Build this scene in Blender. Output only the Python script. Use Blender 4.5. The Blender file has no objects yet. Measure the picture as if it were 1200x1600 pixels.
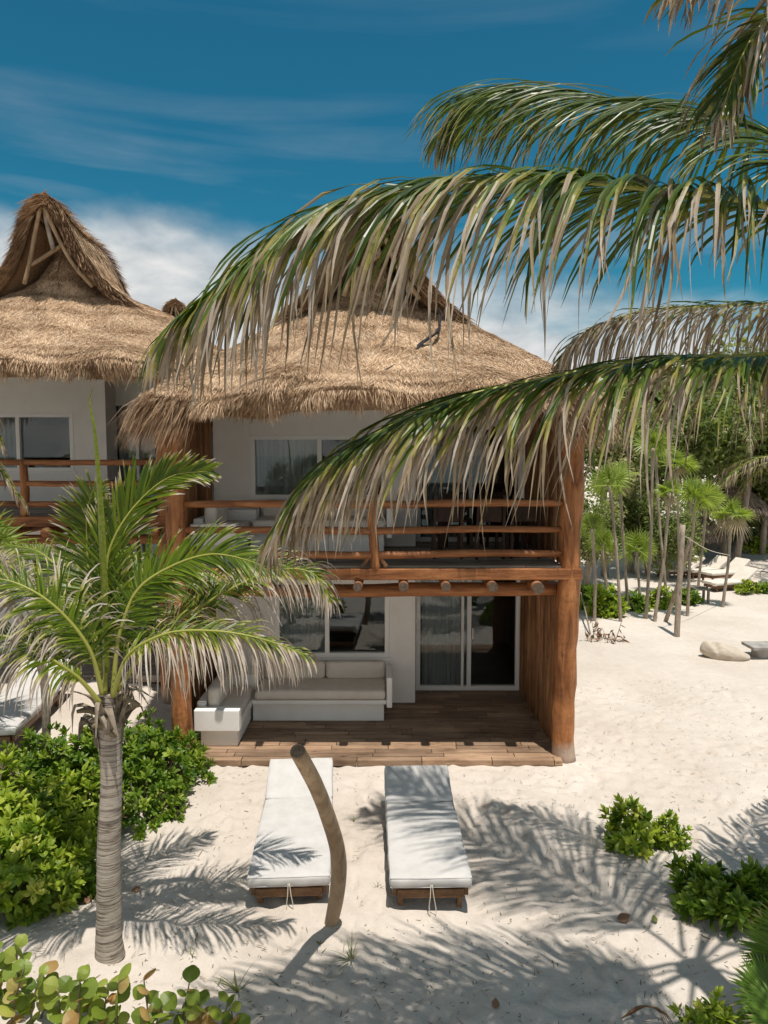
import bpy, bmesh, math, random
import numpy as np
from mathutils import Vector, noise as mnoise

rng = np.random.default_rng(7)
random.seed(7)
S = bpy.context.scene
COL = S.collection
R = math.radians

# ------------------------------------------------------------------ camera model
CAMH, CAMD, FPX = 4.35, 10.27, 1150.0
PITCH = math.atan(90 / 1150)
_c, _s = math.cos(PITCH), math.sin(PITCH)
def _ray(px, py):
    a, b = px - 600, 800 - py
    return a, FPX * _c + b * _s, -FPX * _s + b * _c
def at(px, py, Y):
    a, f, u = _ray(px, py); t = (Y + CAMD) / f
    return np.array((a * t, Y, CAMH + u * t))
def gd(px, py, z=0.0):
    a, f, u = _ray(px, py); t = (z - CAMH) / u
    return np.array((a * t, -CAMD + f * t, z))
def pd(px, py, d):
    return at(px, py, d - CAMD)

SUN = np.array((-.098, .224, -1.0)); SUN /= np.linalg.norm(SUN)   # direction the light travels

# ------------------------------------------------------------------ object helpers
def tag(o, label=None, cat=None, group=None, kind=None):
    if label: o['label'] = label
    if cat: o['category'] = cat
    if group: o['group'] = group
    if kind: o['kind'] = kind
    return o
def empty(name, loc=(0, 0, 0), rz=0.0):
    o = bpy.data.objects.new(name, None); COL.objects.link(o)
    o.location = tuple(float(v) for v in loc); o.rotation_euler = (0, 0, rz); o.empty_display_size = .2
    return o
def kids(o):
    return [c for c in bpy.data.objects if c.parent is o]
def copy_tree(o, loc=None, rz=None, scale=None, parent=None):
    c = o.copy(); COL.objects.link(c); c.parent = parent
    if loc is not None: c.location = tuple(float(v) for v in loc)
    if rz is not None: c.rotation_euler = (0, 0, rz)
    if scale is not None: c.scale = (scale,) * 3 if np.isscalar(scale) else tuple(scale)
    for ch in list(KIDS.get(o.name, [])):
        copy_tree(ch, parent=c)
    return c
KIDS = {}
def setpar(o, parent):
    o.parent = parent
    KIDS.setdefault(parent.name, []).append(o)
def origin(parent):
    p = parent
    while p.parent is not None: p = p.parent
    return np.array(p.location)

class G:
    """collects geometry; build() makes ONE mesh object"""
    def __init__(s): s.V = []; s.F = []; s.n = 0; s.A = []
    def add(s, V, *Fs, dry=0.0, rnd=0.0):
        V = np.asarray(V, float).reshape(-1, 3); m = len(V)
        for F in Fs:
            F = np.asarray(F, int)
            if F.ndim == 1: F = F[None]
            if len(F): s.F.append(F + s.n)
        a = np.zeros((m, 2)); a[:, 0] = dry; a[:, 1] = rnd
        s.V.append(V); s.A.append(a); s.n += m
        return s
    def box(s, x0, x1, y0, y1, z0, z1, rnd=0.0):
        V = [(x, y, z) for z in (z0, z1) for y in (y0, y1) for x in (x0, x1)]
        return s.add(V, [(0, 2, 3, 1), (4, 5, 7, 6), (0, 1, 5, 4), (2, 6, 7, 3), (0, 4, 6, 2), (1, 3, 7, 5)], rnd=rnd)
    def obox(s, p0, p1, w, h, up=(0, 0, 1), rnd=0.0):
        """bar with rectangular section between two points"""
        p0, p1 = np.array(p0, float), np.array(p1, float); d = p1 - p0; d /= np.linalg.norm(d)
        a = np.cross(d, up); a /= np.linalg.norm(a); b = np.cross(a, d)
        V = [p + a * w / 2 * i + b * h / 2 * j for p in (p0, p1) for j in (-1, 1) for i in (-1, 1)]
        return s.add(V, [(0, 1, 3, 2), (4, 6, 7, 5), (0, 4, 5, 1), (2, 3, 7, 6), (0, 2, 6, 4), (1, 5, 7, 3)], rnd=rnd)
    def tube(s, P, rad, seg=10, wob=0.0, sub=1, rnd=0.0, seed=0, dry=0.0):
        P = np.asarray(P, float); rad = np.broadcast_to(np.asarray(rad, float), (len(P),)).copy()
        if sub > 1:
            P, rad = smooth_curve(P, sub * (len(P) - 1) + 1, rad)
        K = len(P); T = np.gradient(P, axis=0); T /= np.linalg.norm(T, axis=1)[:, None]
        ref = np.array((0, 0, 1.)) if abs(T[0, 2]) < .9 else np.array((1., 0, 0))
        A = np.zeros_like(P); A[0] = np.cross(T[0], ref); A[0] /= np.linalg.norm(A[0])
        for i in range(1, K):
            a = A[i - 1] - T[i] * (A[i - 1] @ T[i]); A[i] = a / np.linalg.norm(a)
        B = np.cross(T, A); th = np.linspace(0, 2 * np.pi, seg, endpoint=False)
        r = rad[:, None] * np.ones(seg)
        if wob:
            for i in range(K):
                for j in range(seg):
                    q = Vector((P[i, 0] * 2.2 + math.cos(th[j]) * .5 + seed, P[i, 1] * 2.2 + seed * 1.7, P[i, 2] * 2.2 + math.sin(th[j]) * .5))
                    r[i, j] *= 1 + wob * mnoise.noise(q) + wob * .5 * mnoise.noise(q * 3.1)
        V = P[:, None] + r[..., None] * (np.cos(th)[None, :, None] * A[:, None] + np.sin(th)[None, :, None] * B[:, None])
        i, j = np.meshgrid(np.arange(K - 1), np.arange(seg), indexing='ij'); j2 = (j + 1) % seg
        F = np.stack([i * seg + j, i * seg + j2, (i + 1) * seg + j2, (i + 1) * seg + j], -1).reshape(-1, 4)
        return s.add(V, F, np.arange(seg)[::-1], (K - 1) * seg + np.arange(seg), rnd=rnd, dry=dry)
    def strips(s, P, W, hw, fold=.25, dry=None, rnd=None):
        """N ribbons, K stations, three verts across (V-folded)"""
        N, K, _ = P.shape
        d = np.gradient(P, axis=1); d /= np.linalg.norm(d, axis=2)[..., None] + 1e-9
        n = np.cross(d, W)
        L = P + W * hw[..., None]; Rr = P - W * hw[..., None]; M = P - n * (hw * fold)[..., None]
        V = np.stack([L, M, Rr], 2)
        base = np.arange(N)[:, None, None] * K * 3 + np.arange(K - 1)[None, :, None] * 3
        q = np.array([[0, 1, 4, 3], [1, 2, 5, 4]])
        F = (base[..., None] + q[None, None]).reshape(-1, 4)
        dr = np.zeros((N, K)) if dry is None else np.broadcast_to(dry, (N, K))
        rn = np.zeros((N, 1)) if rnd is None else np.asarray(rnd).reshape(N, -1)
        return s.add(V, F, dry=np.repeat(dr, 3, axis=1).ravel(), rnd=np.repeat(np.broadcast_to(rn, (N, K)), 3, axis=1).ravel())
    def build(s, name, mat, parent=None, smooth=False, local=False, bevel=0.0, link=True):
        V = np.concatenate(s.V); A = np.concatenate(s.A)
        if parent is not None and not local: V = V - origin(parent)
        me = bpy.data.meshes.new(name)
        tot = np.concatenate([np.full(len(F), F.shape[1]) for F in s.F]); idx = np.concatenate([F.ravel() for F in s.F])
        me.vertices.add(len(V)); me.vertices.foreach_set('co', V.ravel().astype(np.float32))
        me.loops.add(len(idx)); me.loops.foreach_set('vertex_index', idx.astype(np.int32))
        me.polygons.add(len(tot)); me.polygons.foreach_set('loop_start', (np.cumsum(tot) - tot).astype(np.int32))
        me.polygons.foreach_set('loop_total', tot.astype(np.int32))
        me.update(calc_edges=True)
        for k, nm in enumerate(('dry', 'rnd')):
            at_ = me.attributes.new(nm, 'FLOAT', 'POINT'); at_.data.foreach_set('value', A[:, k].astype(np.float32))
        me.polygons.foreach_set('use_smooth', np.full(len(tot), bool(smooth)))
        me.materials.append(mat)
        return obj(name, me, parent, bevel)
def obj(name, me, parent=None, bevel=0.0):
    o = bpy.data.objects.new(name, me); COL.objects.link(o)
    if parent is not None: setpar(o, parent)
    if bevel:
        b = o.modifiers.new('bevel', 'BEVEL'); b.width = bevel; b.segments = 2; b.limit_method = 'ANGLE'; b.angle_limit = R(40)
    return o

def smooth_curve(P, n, *extra):
    P = np.asarray(P, float); m = len(P)
    L = np.r_[0, np.cumsum(np.linalg.norm(np.diff(P, axis=0), axis=1))]; L /= L[-1]
    t = np.linspace(0, 1, n)
    def hermite(Y):
        Y = Y.reshape(m, -1); D = np.gradient(Y, L, axis=0)
        k = np.clip(np.searchsorted(L, t, side='right') - 1, 0, m - 2); h = (L[k + 1] - L[k]); u = ((t - L[k]) / h)[:, None]; h = h[:, None]
        return (2*u**3-3*u**2+1)*Y[k] + (u**3-2*u**2+u)*h*D[k] + (-2*u**3+3*u**2)*Y[k+1] + (u**3-u**2)*h*D[k+1]
    out = [hermite(P)] + [hermite(np.asarray(e, float)).ravel() for e in extra]
    return out[0] if not extra else out
def nrm(v): return v / (np.linalg.norm(v, axis=-1, keepdims=True) + 1e-12)

def cushion(name, mat, parent, x0, x1, y0, y1, z0, z1, r=.05, puff=.02, wr=.004, tilt=None, seed=0):
    """soft rounded slab; tilt = (axis point, angle about x)"""
    c = np.array(((x0 + x1) / 2, (y0 + y1) / 2, (z0 + z1) / 2)); h = np.array((x1 - x0, y1 - y0, z1 - z0)) / 2
    r = min(r, h.min() * .95)
    def ax(hh):
        core = np.linspace(-(hh - r), hh - r, max(3, int(2 * hh / .07) + 1))
        return np.r_[-hh, -hh + r * .12, -hh + r * .45, core, hh - r * .45, hh - r * .12, hh]
    bm = bmesh.new()
    A = [ax(v) for v in h]
    for k in range(3):
        i, j = [q for q in range(3) if q != k]
        for sgn in (-1, 1):
            gi, gj = np.meshgrid(A[i], A[j], indexing='ij')
            P = np.zeros(gi.shape + (3,)); P[..., i] = gi; P[..., j] = gj; P[..., k] = sgn * h[k]
            inner = np.clip(P, -(h - r), h - r); d = P - inner
            P = inner + d / (np.linalg.norm(d, axis=-1, keepdims=True) + 1e-9) * r
            vs = [[bm.verts.new(P[a, b]) for b in range(P.shape[1])] for a in range(P.shape[0])]
            for a in range(P.shape[0] - 1):
                for b in range(P.shape[1] - 1):
                    f = (vs[a][b], vs[a + 1][b], vs[a + 1][b + 1], vs[a][b + 1])
                    bm.faces.new(f if (sgn > 0) == (k != 1) else f[::-1])
    bmesh.ops.remove_doubles(bm, verts=bm.verts, dist=1e-4)
    o0 = origin(parent) if parent is not None else np.zeros(3)
    for v in bm.verts:
        p = v.co; q = Vector((p.x + seed * 3.1, p.y + seed, p.z)) * 4
        f = max(0, 1 - (p.x / h[0]) ** 2) * max(0, 1 - (p.y / h[1]) ** 2) * max(0, 1 - (p.z / h[2] * .3) ** 2)
        big = np.argmin(h)
        p[big] += puff * f * (1 if p[big] > 0 else -1 if big != 2 else 0)
        p += Vector((1, 1, 1)) * (wr * mnoise.noise(q) + wr * .6 * mnoise.noise(q * 2.7))
        w = Vector(c) + p
        if tilt is not None:
            (py, pz), a = tilt; dy, dz = w.y - py, w.z - pz
            w.y = py + dy * math.cos(a) - dz * math.sin(a); w.z = pz + dy * math.sin(a) + dz * math.cos(a)
        v.co = w - Vector(o0)
    bmesh.ops.recalc_face_normals(bm, faces=bm.faces)
    me = bpy.data.meshes.new(name); bm.to_mesh(me); bm.free()
    me.polygons.foreach_set('use_smooth', np.ones(len(me.polygons), bool)); me.materials.append(mat)
    return obj(name, me, parent)

# ------------------------------------------------------------------ materials
class M:
    def __init__(s, name):
        s.m = bpy.data.materials.new(name); s.m.use_nodes = True; s.t = s.m.node_tree; s.b = s.t.nodes['Principled BSDF']
        s.out = s.t.nodes['Material Output']
    def n(s, typ, **kw):
        nd = s.t.nodes.new(typ)
        for k, v in kw.items():
            if k.startswith('_'): setattr(nd, k[1:], v)
            else: nd.inputs[k].default_value = v
        return nd
    def l(s, a, b): s.t.links.new(a, b)
    def coord(s, scale=(1, 1, 1), which='Object', rot=(0, 0, 0)):
        tc = s.n('ShaderNodeTexCoord'); mp = s.n('ShaderNodeMapping'); mp.inputs['Scale'].default_value = scale; mp.inputs['Rotation'].default_value = rot
        s.l(tc.outputs[which], mp.inputs['Vector']); return mp.outputs[0]
    def noise(s, vec, scale, detail=4, rough=.55, dist=0.0):
        nd = s.n('ShaderNodeTexNoise', Scale=scale, Detail=detail, Roughness=rough, Distortion=dist); s.l(vec, nd.inputs['Vector']); return nd.outputs['Fac']
    def attr(s, nm):
        nd = s.n('ShaderNodeAttribute'); nd.attribute_name = nm; return nd.outputs['Fac']
    def ramp(s, fac, stops, interp='LINEAR'):
        nd = s.n('ShaderNodeValToRGB'); cr = nd.color_ramp; cr.interpolation = interp
        while len(cr.elements) < len(stops): cr.elements.new(.5)
        for e, (p, c) in zip(cr.elements, stops): e.position = p; e.color = (*c, 1) if len(c) == 3 else c
        s.l(fac, nd.inputs['Fac']); return nd.outputs['Color']
    def mix(s, fac, a, b, typ='MIX'):
        nd = s.n('ShaderNodeMix'); nd.data_type = 'RGBA'; nd.blend_type = typ
        for k, v in ((0, fac), (6, a), (7, b)):
            if hasattr(v, 'links'): s.l(v, nd.inputs[k])
            elif k: nd.inputs[k].default_value = (*v, 1) if len(v) == 3 else v
            else: nd.inputs[k].default_value = v
        return nd.outputs[2]
    def math(s, op, a, b=0.0, clamp=False):
        nd = s.n('ShaderNodeMath'); nd.operation = op; nd.use_clamp = clamp
        for k, v in ((0, a), (1, b)):
            if hasattr(v, 'links'): s.l(v, nd.inputs[k])
            else: nd.inputs[k].default_value = v
        return nd.outputs[0]
    def bump(s, h, strength=.3, dist=.01, prev=None):
        nd = s.n('ShaderNodeBump', Strength=strength, Distance=dist); s.l(h, nd.inputs['Height'])
        if prev is not None: s.l(prev, nd.inputs['Normal'])
        return nd.outputs[0]
    def fin(s, color=None, rough=.7, normal=None, spec=.3, transl=0.0, tcol=None):
        if color is not None:
            if hasattr(color, 'links'): s.l(color, s.b.inputs['Base Color'])
            else: s.b.inputs['Base Color'].default_value = (*color, 1)
        if hasattr(rough, 'links'): s.l(rough, s.b.inputs['Roughness'])
        else: s.b.inputs['Roughness'].default_value = rough
        s.b.inputs['Specular IOR Level'].default_value = spec
        if normal is not None: s.l(normal, s.b.inputs['Normal'])
        if transl:
            tr = s.n('ShaderNodeBsdfTranslucent'); src = tcol if tcol is not None else color
            if hasattr(src, 'links'): s.l(src, tr.inputs['Color'])
            else: tr.inputs['Color'].default_value = (*src, 1)
            mx = s.n('ShaderNodeMixShader', Fac=transl); s.l(s.b.outputs[0], mx.inputs[1]); s.l(tr.outputs[0], mx.inputs[2]); s.l(mx.outputs[0], s.out.inputs['Surface'])
        return s.m

def m_wood(name, axis, dark, mid, light, rough=.55, scale=1.0, bumpd=.01, foot=False):
    m = M(name); sc = [7.0, 7.0, 7.0]; sc[axis] = .9
    v = m.coord(tuple(q * scale for q in sc)); n1 = m.noise(v, 1.6, 6, .6, .8)
    v2 = m.coord((2.5, 2.5, 2.5)); n2 = m.noise(v2, 1.3, 3)
    c = m.ramp(n1, [(.3, dark), (.5, mid), (.72, light)])
    c = m.mix(m.math('MULTIPLY', n2, .5), c, mid)
    rn = m.attr('rnd'); c = m.mix(1.0, c, m.ramp(rn, [(0, (.74, .74, .74)), (1, (1.22, 1.2, 1.16))]), 'MULTIPLY')
    # knots
    vo = m.n('ShaderNodeTexVoronoi', Scale=3.0); s2 = [1.6, 1.6, 1.6]; s2[axis] = .55; m.l(m.coord(tuple(s2)), vo.inputs['Vector'])
    k = m.ramp(vo.outputs['Distance'], [(.03, (0, 0, 0)), (.1, (1, 1, 1))]); c = m.mix(1.0, c, m.mix(.8, (1, 1, 1), k), 'MULTIPLY')
    k2 = m.ramp(m.noise(m.coord(tuple((26, 26, 26)[i] if i != axis else 1.6 for i in range(3))), 1.0, 3), [(.30, (.35, .32, .3)), (.38, (1, 1, 1))]); c = m.mix(.75, c, k2, 'MULTIPLY')      # drying cracks
    pt = m.noise(m.coord((1.1, 1.1, 1.1)), 1.0, 4, .6); c = m.mix(.8, c, m.ramp(pt, [(.3, (.55, .52, .5)), (.5, (.95, .95, .95)), (.72, (1.22, 1.24, 1.28))]), 'MULTIPLY')
    if foot:      # dusted with sand at the foot
        sp_ = m.n('ShaderNodeSeparateXYZ'); m.l(m.coord(), sp_.inputs[0]); fz = m.math('ADD', sp_.outputs[2], m.math('MULTIPLY', pt, -.3))
        c = m.mix(m.ramp(fz, [(.0, (.7, .7, .7)), (.16, (0, 0, 0))]), c, (.50, .42, .35))
    lump = m.noise(m.coord((4, 4, 4)), 1.0, 3)
    return m.fin(c, rough, m.bump(lump, .6, .05, m.bump(n1, .7, bumpd)), spec=.28)

MAT = {}
MAT['log_v'] = m_wood('varnished_log_upright', 2, (.085, .032, .013), (.36, .14, .05), (.55, .25, .10), bumpd=.02, foot=True)
MAT['log_h'] = m_wood('varnished_log_lying', 0, (.08, .03, .013), (.31, .118, .043), (.50, .22, .09), bumpd=.02)
MAT['log_y'] = m_wood('log_end_grain', 1, (.16, .10, .06), (.30, .19, .12), (.42, .30, .2), rough=.8)
MAT['stick'] = m_wood('stick', 2, (.09, .042, .02), (.27, .13, .058), (.42, .23, .115), rough=.75)
MAT['deck'] = m_wood('deck_board', 0, (.15, .095, .06), (.31, .2, .13), (.43, .3, .2), rough=.6, scale=1.0, bumpd=.004)
MAT['teak'] = m_wood('teak', 1, (.14, .065, .03), (.27, .14, .065), (.38, .21, .11), rough=.5)
MAT['greyplank'] = m_wood('weathered_plank', 0, (.17, .14, .115), (.31, .265, .22), (.42, .37, .32), rough=.8)
MAT['driftwood'] = m_wood('driftwood_pole', 2, (.20, .135, .085), (.36, .255, .16), (.46, .345, .235), rough=.65, bumpd=.004)
MAT['greytrunk'] = m_wood('grey_trunk', 2, (.19, .15, .115), (.36, .295, .23), (.50, .43, .355), rough=.85)
MAT['darkwood'] = m_wood('dark_wood', 2, (.03, .014, .008), (.06, .028, .016), (.1, .05, .03), rough=.5)

m = M('white_plaster'); v = m.coord(); n = m.noise(v, 3, 5); n2 = m.noise(v, 40, 3)
c = m.ramp(n, [(.3, (.82, .79, .75)), (.7, (.885, .865, .835))]); MAT['plaster'] = m.fin(c, .85, m.bump(n2, .25, .004), spec=.2)
m = M('white_frame'); MAT['frame'] = m.fin((.86, .85, .83), .35, spec=.5)
m = M('canvas_white'); v = m.coord((1, 1, 1)); n = m.noise(v, 400, 2); n2 = m.noise(v, 7, 4)
MAT['canvas'] = m.fin(m.ramp(n2, [(.3, (.49, .47, .45)), (.7, (.56, .54, .525))]), .9, m.bump(n2, .25, .012, m.bump(n, .2, .001)), spec=.1)
m = M('linen_beige'); v = m.coord((1, 1, 1)); n = m.noise(v, 300, 2); n2 = m.noise(v, 6, 4)
MAT['linen'] = m.fin(m.ramp(n2, [(.3, (.66, .59, .515)), (.7, (.73, .665, .59))]), .95, m.bump(n2, .3, .012, m.bump(n, .2, .001)), spec=.1)
m = M('beanbag_cloth'); v = m.coord((1, 1, 1)); n2 = m.noise(v, 5, 5); MAT['bean'] = m.fin(m.ramp(n2, [(.3, (.44, .375, .30)), (.7, (.55, .48, .40))]), .95, m.bump(n2, .7, .05), spec=.1)
m = M('sheer_curtain'); v = m.coord((30, 1, .6)); n = m.noise(v, 1, 2)
MAT['curtain'] = m.fin(m.ramp(n, [(.3, (.5, .5, .49)), (.7, (.72, .72, .70))]), .9, spec=.05, transl=.3)
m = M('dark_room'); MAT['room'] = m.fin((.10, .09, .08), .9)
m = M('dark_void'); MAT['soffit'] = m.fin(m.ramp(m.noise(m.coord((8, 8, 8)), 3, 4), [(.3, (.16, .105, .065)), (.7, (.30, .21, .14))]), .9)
# window glass: clear with a mirror-like reflection
m = M('window_glass'); tr = m.n('ShaderNodeBsdfTransparent'); tr.inputs['Color'].default_value = (.84, .87, .87, 1)
gl = m.n('ShaderNodeBsdfGlossy', Roughness=.015); gl.inputs['Color'].default_value = (.9, .93, .95, 1)
fr = m.n('ShaderNodeFresnel', IOR=1.6); mx = m.n('ShaderNodeMixShader'); m.l(fr.outputs[0], mx.inputs[0]); m.l(tr.outputs[0], mx.inputs[1]); m.l(gl.outputs[0], mx.inputs[2])
m.l(mx.outputs[0], m.out.inputs['Surface']); MAT['glass'] = m.m

# thatch
def thatch(name, dark, mid, light):
    m = M(name); r = m.attr('rnd'); v = m.coord((1, 1, 1)); n = m.noise(v, 1.1, 4); 
    c = m.ramp(r, [(0, dark), (.45, mid), (1, light)])
    c = m.mix(.85, c, m.ramp(n, [(.3, (.66, .60, .54)), (.7, (1.15, 1.12, 1.08))]), 'MULTIPLY')
    n2 = m.noise(m.coord((2.2, 2.2, 3.5)), 1.3, 5, .65); c = m.mix(m.ramp(n2, [(.52, (0, 0, 0)), (.72, (.55, .55, .55))]), c, m.mix(1.0, c, (.86, .93, 1.02), 'MULTIPLY'))
    wv = m.n('ShaderNodeTexWave', Scale=.85, Distortion=3.5, Detail=3.0); wv.bands_direction = 'Z'; m.l(v, wv.inputs['Vector'])
    c = m.mix(.6, c, m.ramp(wv.outputs['Fac'], [(.02, (.62, .56, .5)), (.25, (1, 1, 1)), (1, (1.06, 1.06, 1.06))]), 'MULTIPLY')
    return m.fin(c, .85, spec=.1, transl=.06)
MAT['thatch'] = thatch('palm_thatch', (.18, .108, .06), (.55, .38, .245), (.82, .65, .48))
m = M('thatch_base'); v = m.coord((22, 22, 5)); n = m.noise(v, 2.2, 6, .7); n1 = m.noise(m.coord(), 1.4, 3)
c = m.ramp(n, [(.28, (.15, .09, .05)), (.5, (.40, .26, .16)), (.72, (.58, .42, .29))]); c = m.mix(.6, c, m.ramp(n1, [(.3, (.7, .66, .62)), (.7, (1.1, 1.08, 1.05))]), 'MULTIPLY')
MAT['thatchbase'] = m.fin(c, .9, m.bump(n, 1.0, .05), spec=.1)
MAT['greythatch'] = thatch('old_grey_thatch', (.16, .12, .09), (.30, .245, .2), (.46, .40, .34))

# palm leaves: green running to dead grey-tan tips
def palmleaf(name, g0, g1, yel, tan, grey, transl=.35):
    m = M(name); d = m.attr('dry'); r = m.attr('rnd'); v = m.coord((3, 3, 3)); n = m.noise(v, 2.0, 3)
    n2 = m.noise(m.coord((40, 40, 40)), 1.0, 2)
    green = m.ramp(m.math('ADD', m.math('MULTIPLY', r, .7), m.math('MULTIPLY', n, .35)), [(.1, g0), (.9, g1)])
    deadc = m.ramp(r, [(0, tuple(q * .55 for q in tan)), (.4, tan), (1, grey)]); deadc = m.mix(.5, deadc, m.ramp(n2, [(.3, (.75, .7, .65)), (.7, (1.1, 1.1, 1.1))]), 'MULTIPLY')
    dd = m.math('ADD', d, m.math('MULTIPLY', m.math('SUBTRACT', n2, .5), .25))
    c = m.mix(m.ramp(dd, [(.26, (0, 0, 0)), (.44, (1, 1, 1))]), green, yel)
    c = m.mix(m.ramp(dd, [(.43, (0, 0, 0)), (.58, (1, 1, 1))]), c, deadc)
    rough = m.ramp(dd, [(.3, (.36, .36, .36)), (.7, (.7, .7, .7))])
    tc = m.mix(1.0, c, m.ramp(dd, [(.3, (1.7, 1.75, .7)), (.7, (.9, .85, .8))]), 'MULTIPLY')
    return m.fin(c, rough, spec=.28, transl=transl, tcol=tc)
MAT['frond'] = palmleaf('coconut_frond', (.018, .038, .004), (.085, .13, .012), (.26, .23, .05), (.28, .21, .13), (.46, .40, .34), transl=.17)
MAT['frond2'] = palmleaf('young_coconut_frond', (.026, .058, .004), (.135, .19, .010), (.36, .33, .09), (.46, .39, .31), (.58, .53, .48), transl=.2)
MAT['fan'] = palmleaf('fan_palm_leaf', (.13, .20, .035), (.36, .43, .11), (.48, .46, .18), (.42, .34, .22), (.46, .41, .33))
MAT['fan2'] = palmleaf('near_fan_leaf', (.045, .10, .012), (.13, .22, .03), (.30, .30, .1), (.4, .32, .2), (.44, .4, .32), transl=.25)
m = M('frond_midrib'); r = m.attr('dry'); MAT['midrib'] = m.fin(m.ramp(r, [(0, (.30, .30, .06)), (.6, (.38, .36, .10)), (1, (.36, .27, .16))]), .5, spec=.4)
m = M('dry_midrib'); MAT['drymidrib'] = m.fin((.26, .22, .08), .6)

def leafmat(name, stops, transl=.3, rough=.42, spec=.32):
    m = M(name); r = m.attr('rnd'); n = m.noise(m.coord((4, 4, 4)), 2, 2)
    f = m.math('ADD', m.math('MULTIPLY', r, .8), m.math('MULTIPLY', n, .25))
    c = m.ramp(f, stops); c = m.mix(.55, c, m.ramp(m.attr('dry'), [(0, (.9, .9, .9)), (1, (1.3, 1.3, 1.1))]), 'MULTIPLY')
    return m.fin(c, rough, spec=spec, transl=transl, tcol=m.mix(1.0, c, (1.6, 1.7, .8), 'MULTIPLY'))
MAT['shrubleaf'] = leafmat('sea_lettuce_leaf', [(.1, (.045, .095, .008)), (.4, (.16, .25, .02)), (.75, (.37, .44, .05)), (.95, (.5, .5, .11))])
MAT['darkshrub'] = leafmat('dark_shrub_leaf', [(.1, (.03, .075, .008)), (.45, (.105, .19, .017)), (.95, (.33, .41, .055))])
MAT['seagrape'] = leafmat('sea_grape_leaf', [(.05, (.075, .125, .015)), (.5, (.19, .25, .035)), (.78, (.34, .37, .08)), (.86, (.36, .25, .10)), (.98, (.38, .17, .06))], rough=.4)
MAT['treeleaf'] = leafmat('tree_leaf', [(.1, (.05, .085, .02)), (.45, (.16, .205, .06)), (.8, (.34, .36, .165)), (.95, (.44, .37, .25))], rough=.5, transl=.4)
MAT['dryleaf'] = leafmat('dry_leaf', [(.1, (.16, .08, .04)), (.9, (.34, .2, .12))], transl=.1, rough=.7)
MAT['grass'] = leafmat('beach_grass', [(.1, (.10, .14, .03)), (.9, (.26, .26, .1))], rough=.6)
m = M('stem'); MAT['stem'] = m.fin((.16, .13, .08), .8)
m = M('palm_bark'); v = m.coord((1, 1, 1)); band = m.noise(m.coord((1.0, 1.0, 19)), 1.0, 2, .5, .25); n = m.noise(m.coord((16, 16, 34)), 1.0, 5); n1 = m.noise(v, 2.5, 3)
line = m.ramp(m.math('ABSOLUTE', m.math('SUBTRACT', band, .5)), [(.0, (0, 0, 0)), (.045, (1, 1, 1))]); n2b = m.noise(m.coord((1.6, 1.6, 40)), 1.0, 3, .6)
h = m.math('ADD', m.math('MULTIPLY', line, .4), m.math('ADD', m.math('MULTIPLY', n, .5), m.math('MULTIPLY', n2b, .35)))
c = m.ramp(h, [(.36, (.10, .08, .065)), (.58, (.25, .21, .175)), (.82, (.37, .325, .275)), (1, (.47, .42, .365))]); c = m.mix(.5, c, m.ramp(n1, [(.3, (.72, .69, .65)), (.7, (1.1, 1.1, 1.1))]), 'MULTIPLY')
MAT['bark'] = m.fin(c, .9, m.bump(h, .55, .014), spec=.15)
m = M('palm_fibre'); v = m.coord((30, 30, 4)); n = m.noise(v, 1, 4); MAT['fibre'] = m.fin(m.ramp(n, [(.3, (.13, .10, .075)), (.7, (.38, .32, .25))]), .9, m.bump(n, .7, .01), transl=.1)
m = M('concrete'); n = m.noise(m.coord(), 5, 5); MAT['concrete'] = m.fin(m.ramp(n, [(.3, (.24, .22, .2)), (.7, (.42, .40, .37))]), .9, m.bump(n, .3, .01))
m = M('rope'); MAT['rope'] = m.fin((.62, .56, .47), .9)
m = M('ink_cable'); MAT['cable'] = m.fin((.02, .02, .022), .7)
m = M('hub_dark'); MAT['blackpot'] = m.fin((.015, .015, .016), .5)
m = M('end_grain'); n = m.noise(m.coord((30, 30, 30)), 1, 5, .7); MAT['endgrain'] = m.fin(m.ramp(n, [(.3, (.06, .04, .028)), (.7, (.20, .145, .10))]), .9, m.bump(n, .6, .01))

# sand
m = M('sand'); v = m.coord(); 
n1 = m.noise(v, .55, 4); n2 = m.noise(v, 7, 6, .65); n3 = m.noise(v, 90, 4, .7); n4 = m.noise(v, 420, 2)
c = m.ramp(n1, [(.3, (.55, .485, .425)), (.7, (.665, .60, .54))])
c = m.mix(.5, c, m.ramp(n2, [(.3, (.86, .84, .81)), (.7, (1.06, 1.06, 1.06))]), 'MULTIPLY')
c = m.mix(.45, c, m.ramp(n4, [(.3, (.72, .69, .66)), (.65, (1.1, 1.1, 1.1))]), 'MULTIPLY')
# flecks of dried seaweed, small and elongated, in drifts
vo = m.n('ShaderNodeTexVoronoi', Scale=17.0, Randomness=1.0); wv = m.coord((1, .55, 1), rot=(0, 0, .5)); dn = m.n('ShaderNodeTexNoise', Scale=9.0, Detail=2.0); m.l(wv, dn.inputs['Vector'])
off = m.mix(.12, wv, dn.outputs['Color'], 'ADD'); m.l(off, vo.inputs['Vector'])
fl = m.ramp(vo.outputs['Distance'], [(.06, (1, 1, 1)), (.11, (0, 0, 0))])
sel = m.ramp(m.noise(v, 1.4, 3), [(.42, (0, 0, 0)), (.62, (1, 1, 1))])
wn = m.n('ShaderNodeTexWhiteNoise'); m.l(vo.outputs['Position'], wn.inputs['Vector']); pick = m.ramp(wn.outputs['Value'], [(.5, (0, 0, 0)), (.55, (1, 1, 1))])
c = m.mix(m.math('MULTIPLY', m.math('MULTIPLY', fl, sel), m.math('MULTIPLY', pick, .8)), c, (.17, .12, .085))
b = m.bump(n4, .35, .003, m.bump(n3, .5, .012, m.bump(n2, .75, .04)))
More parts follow.
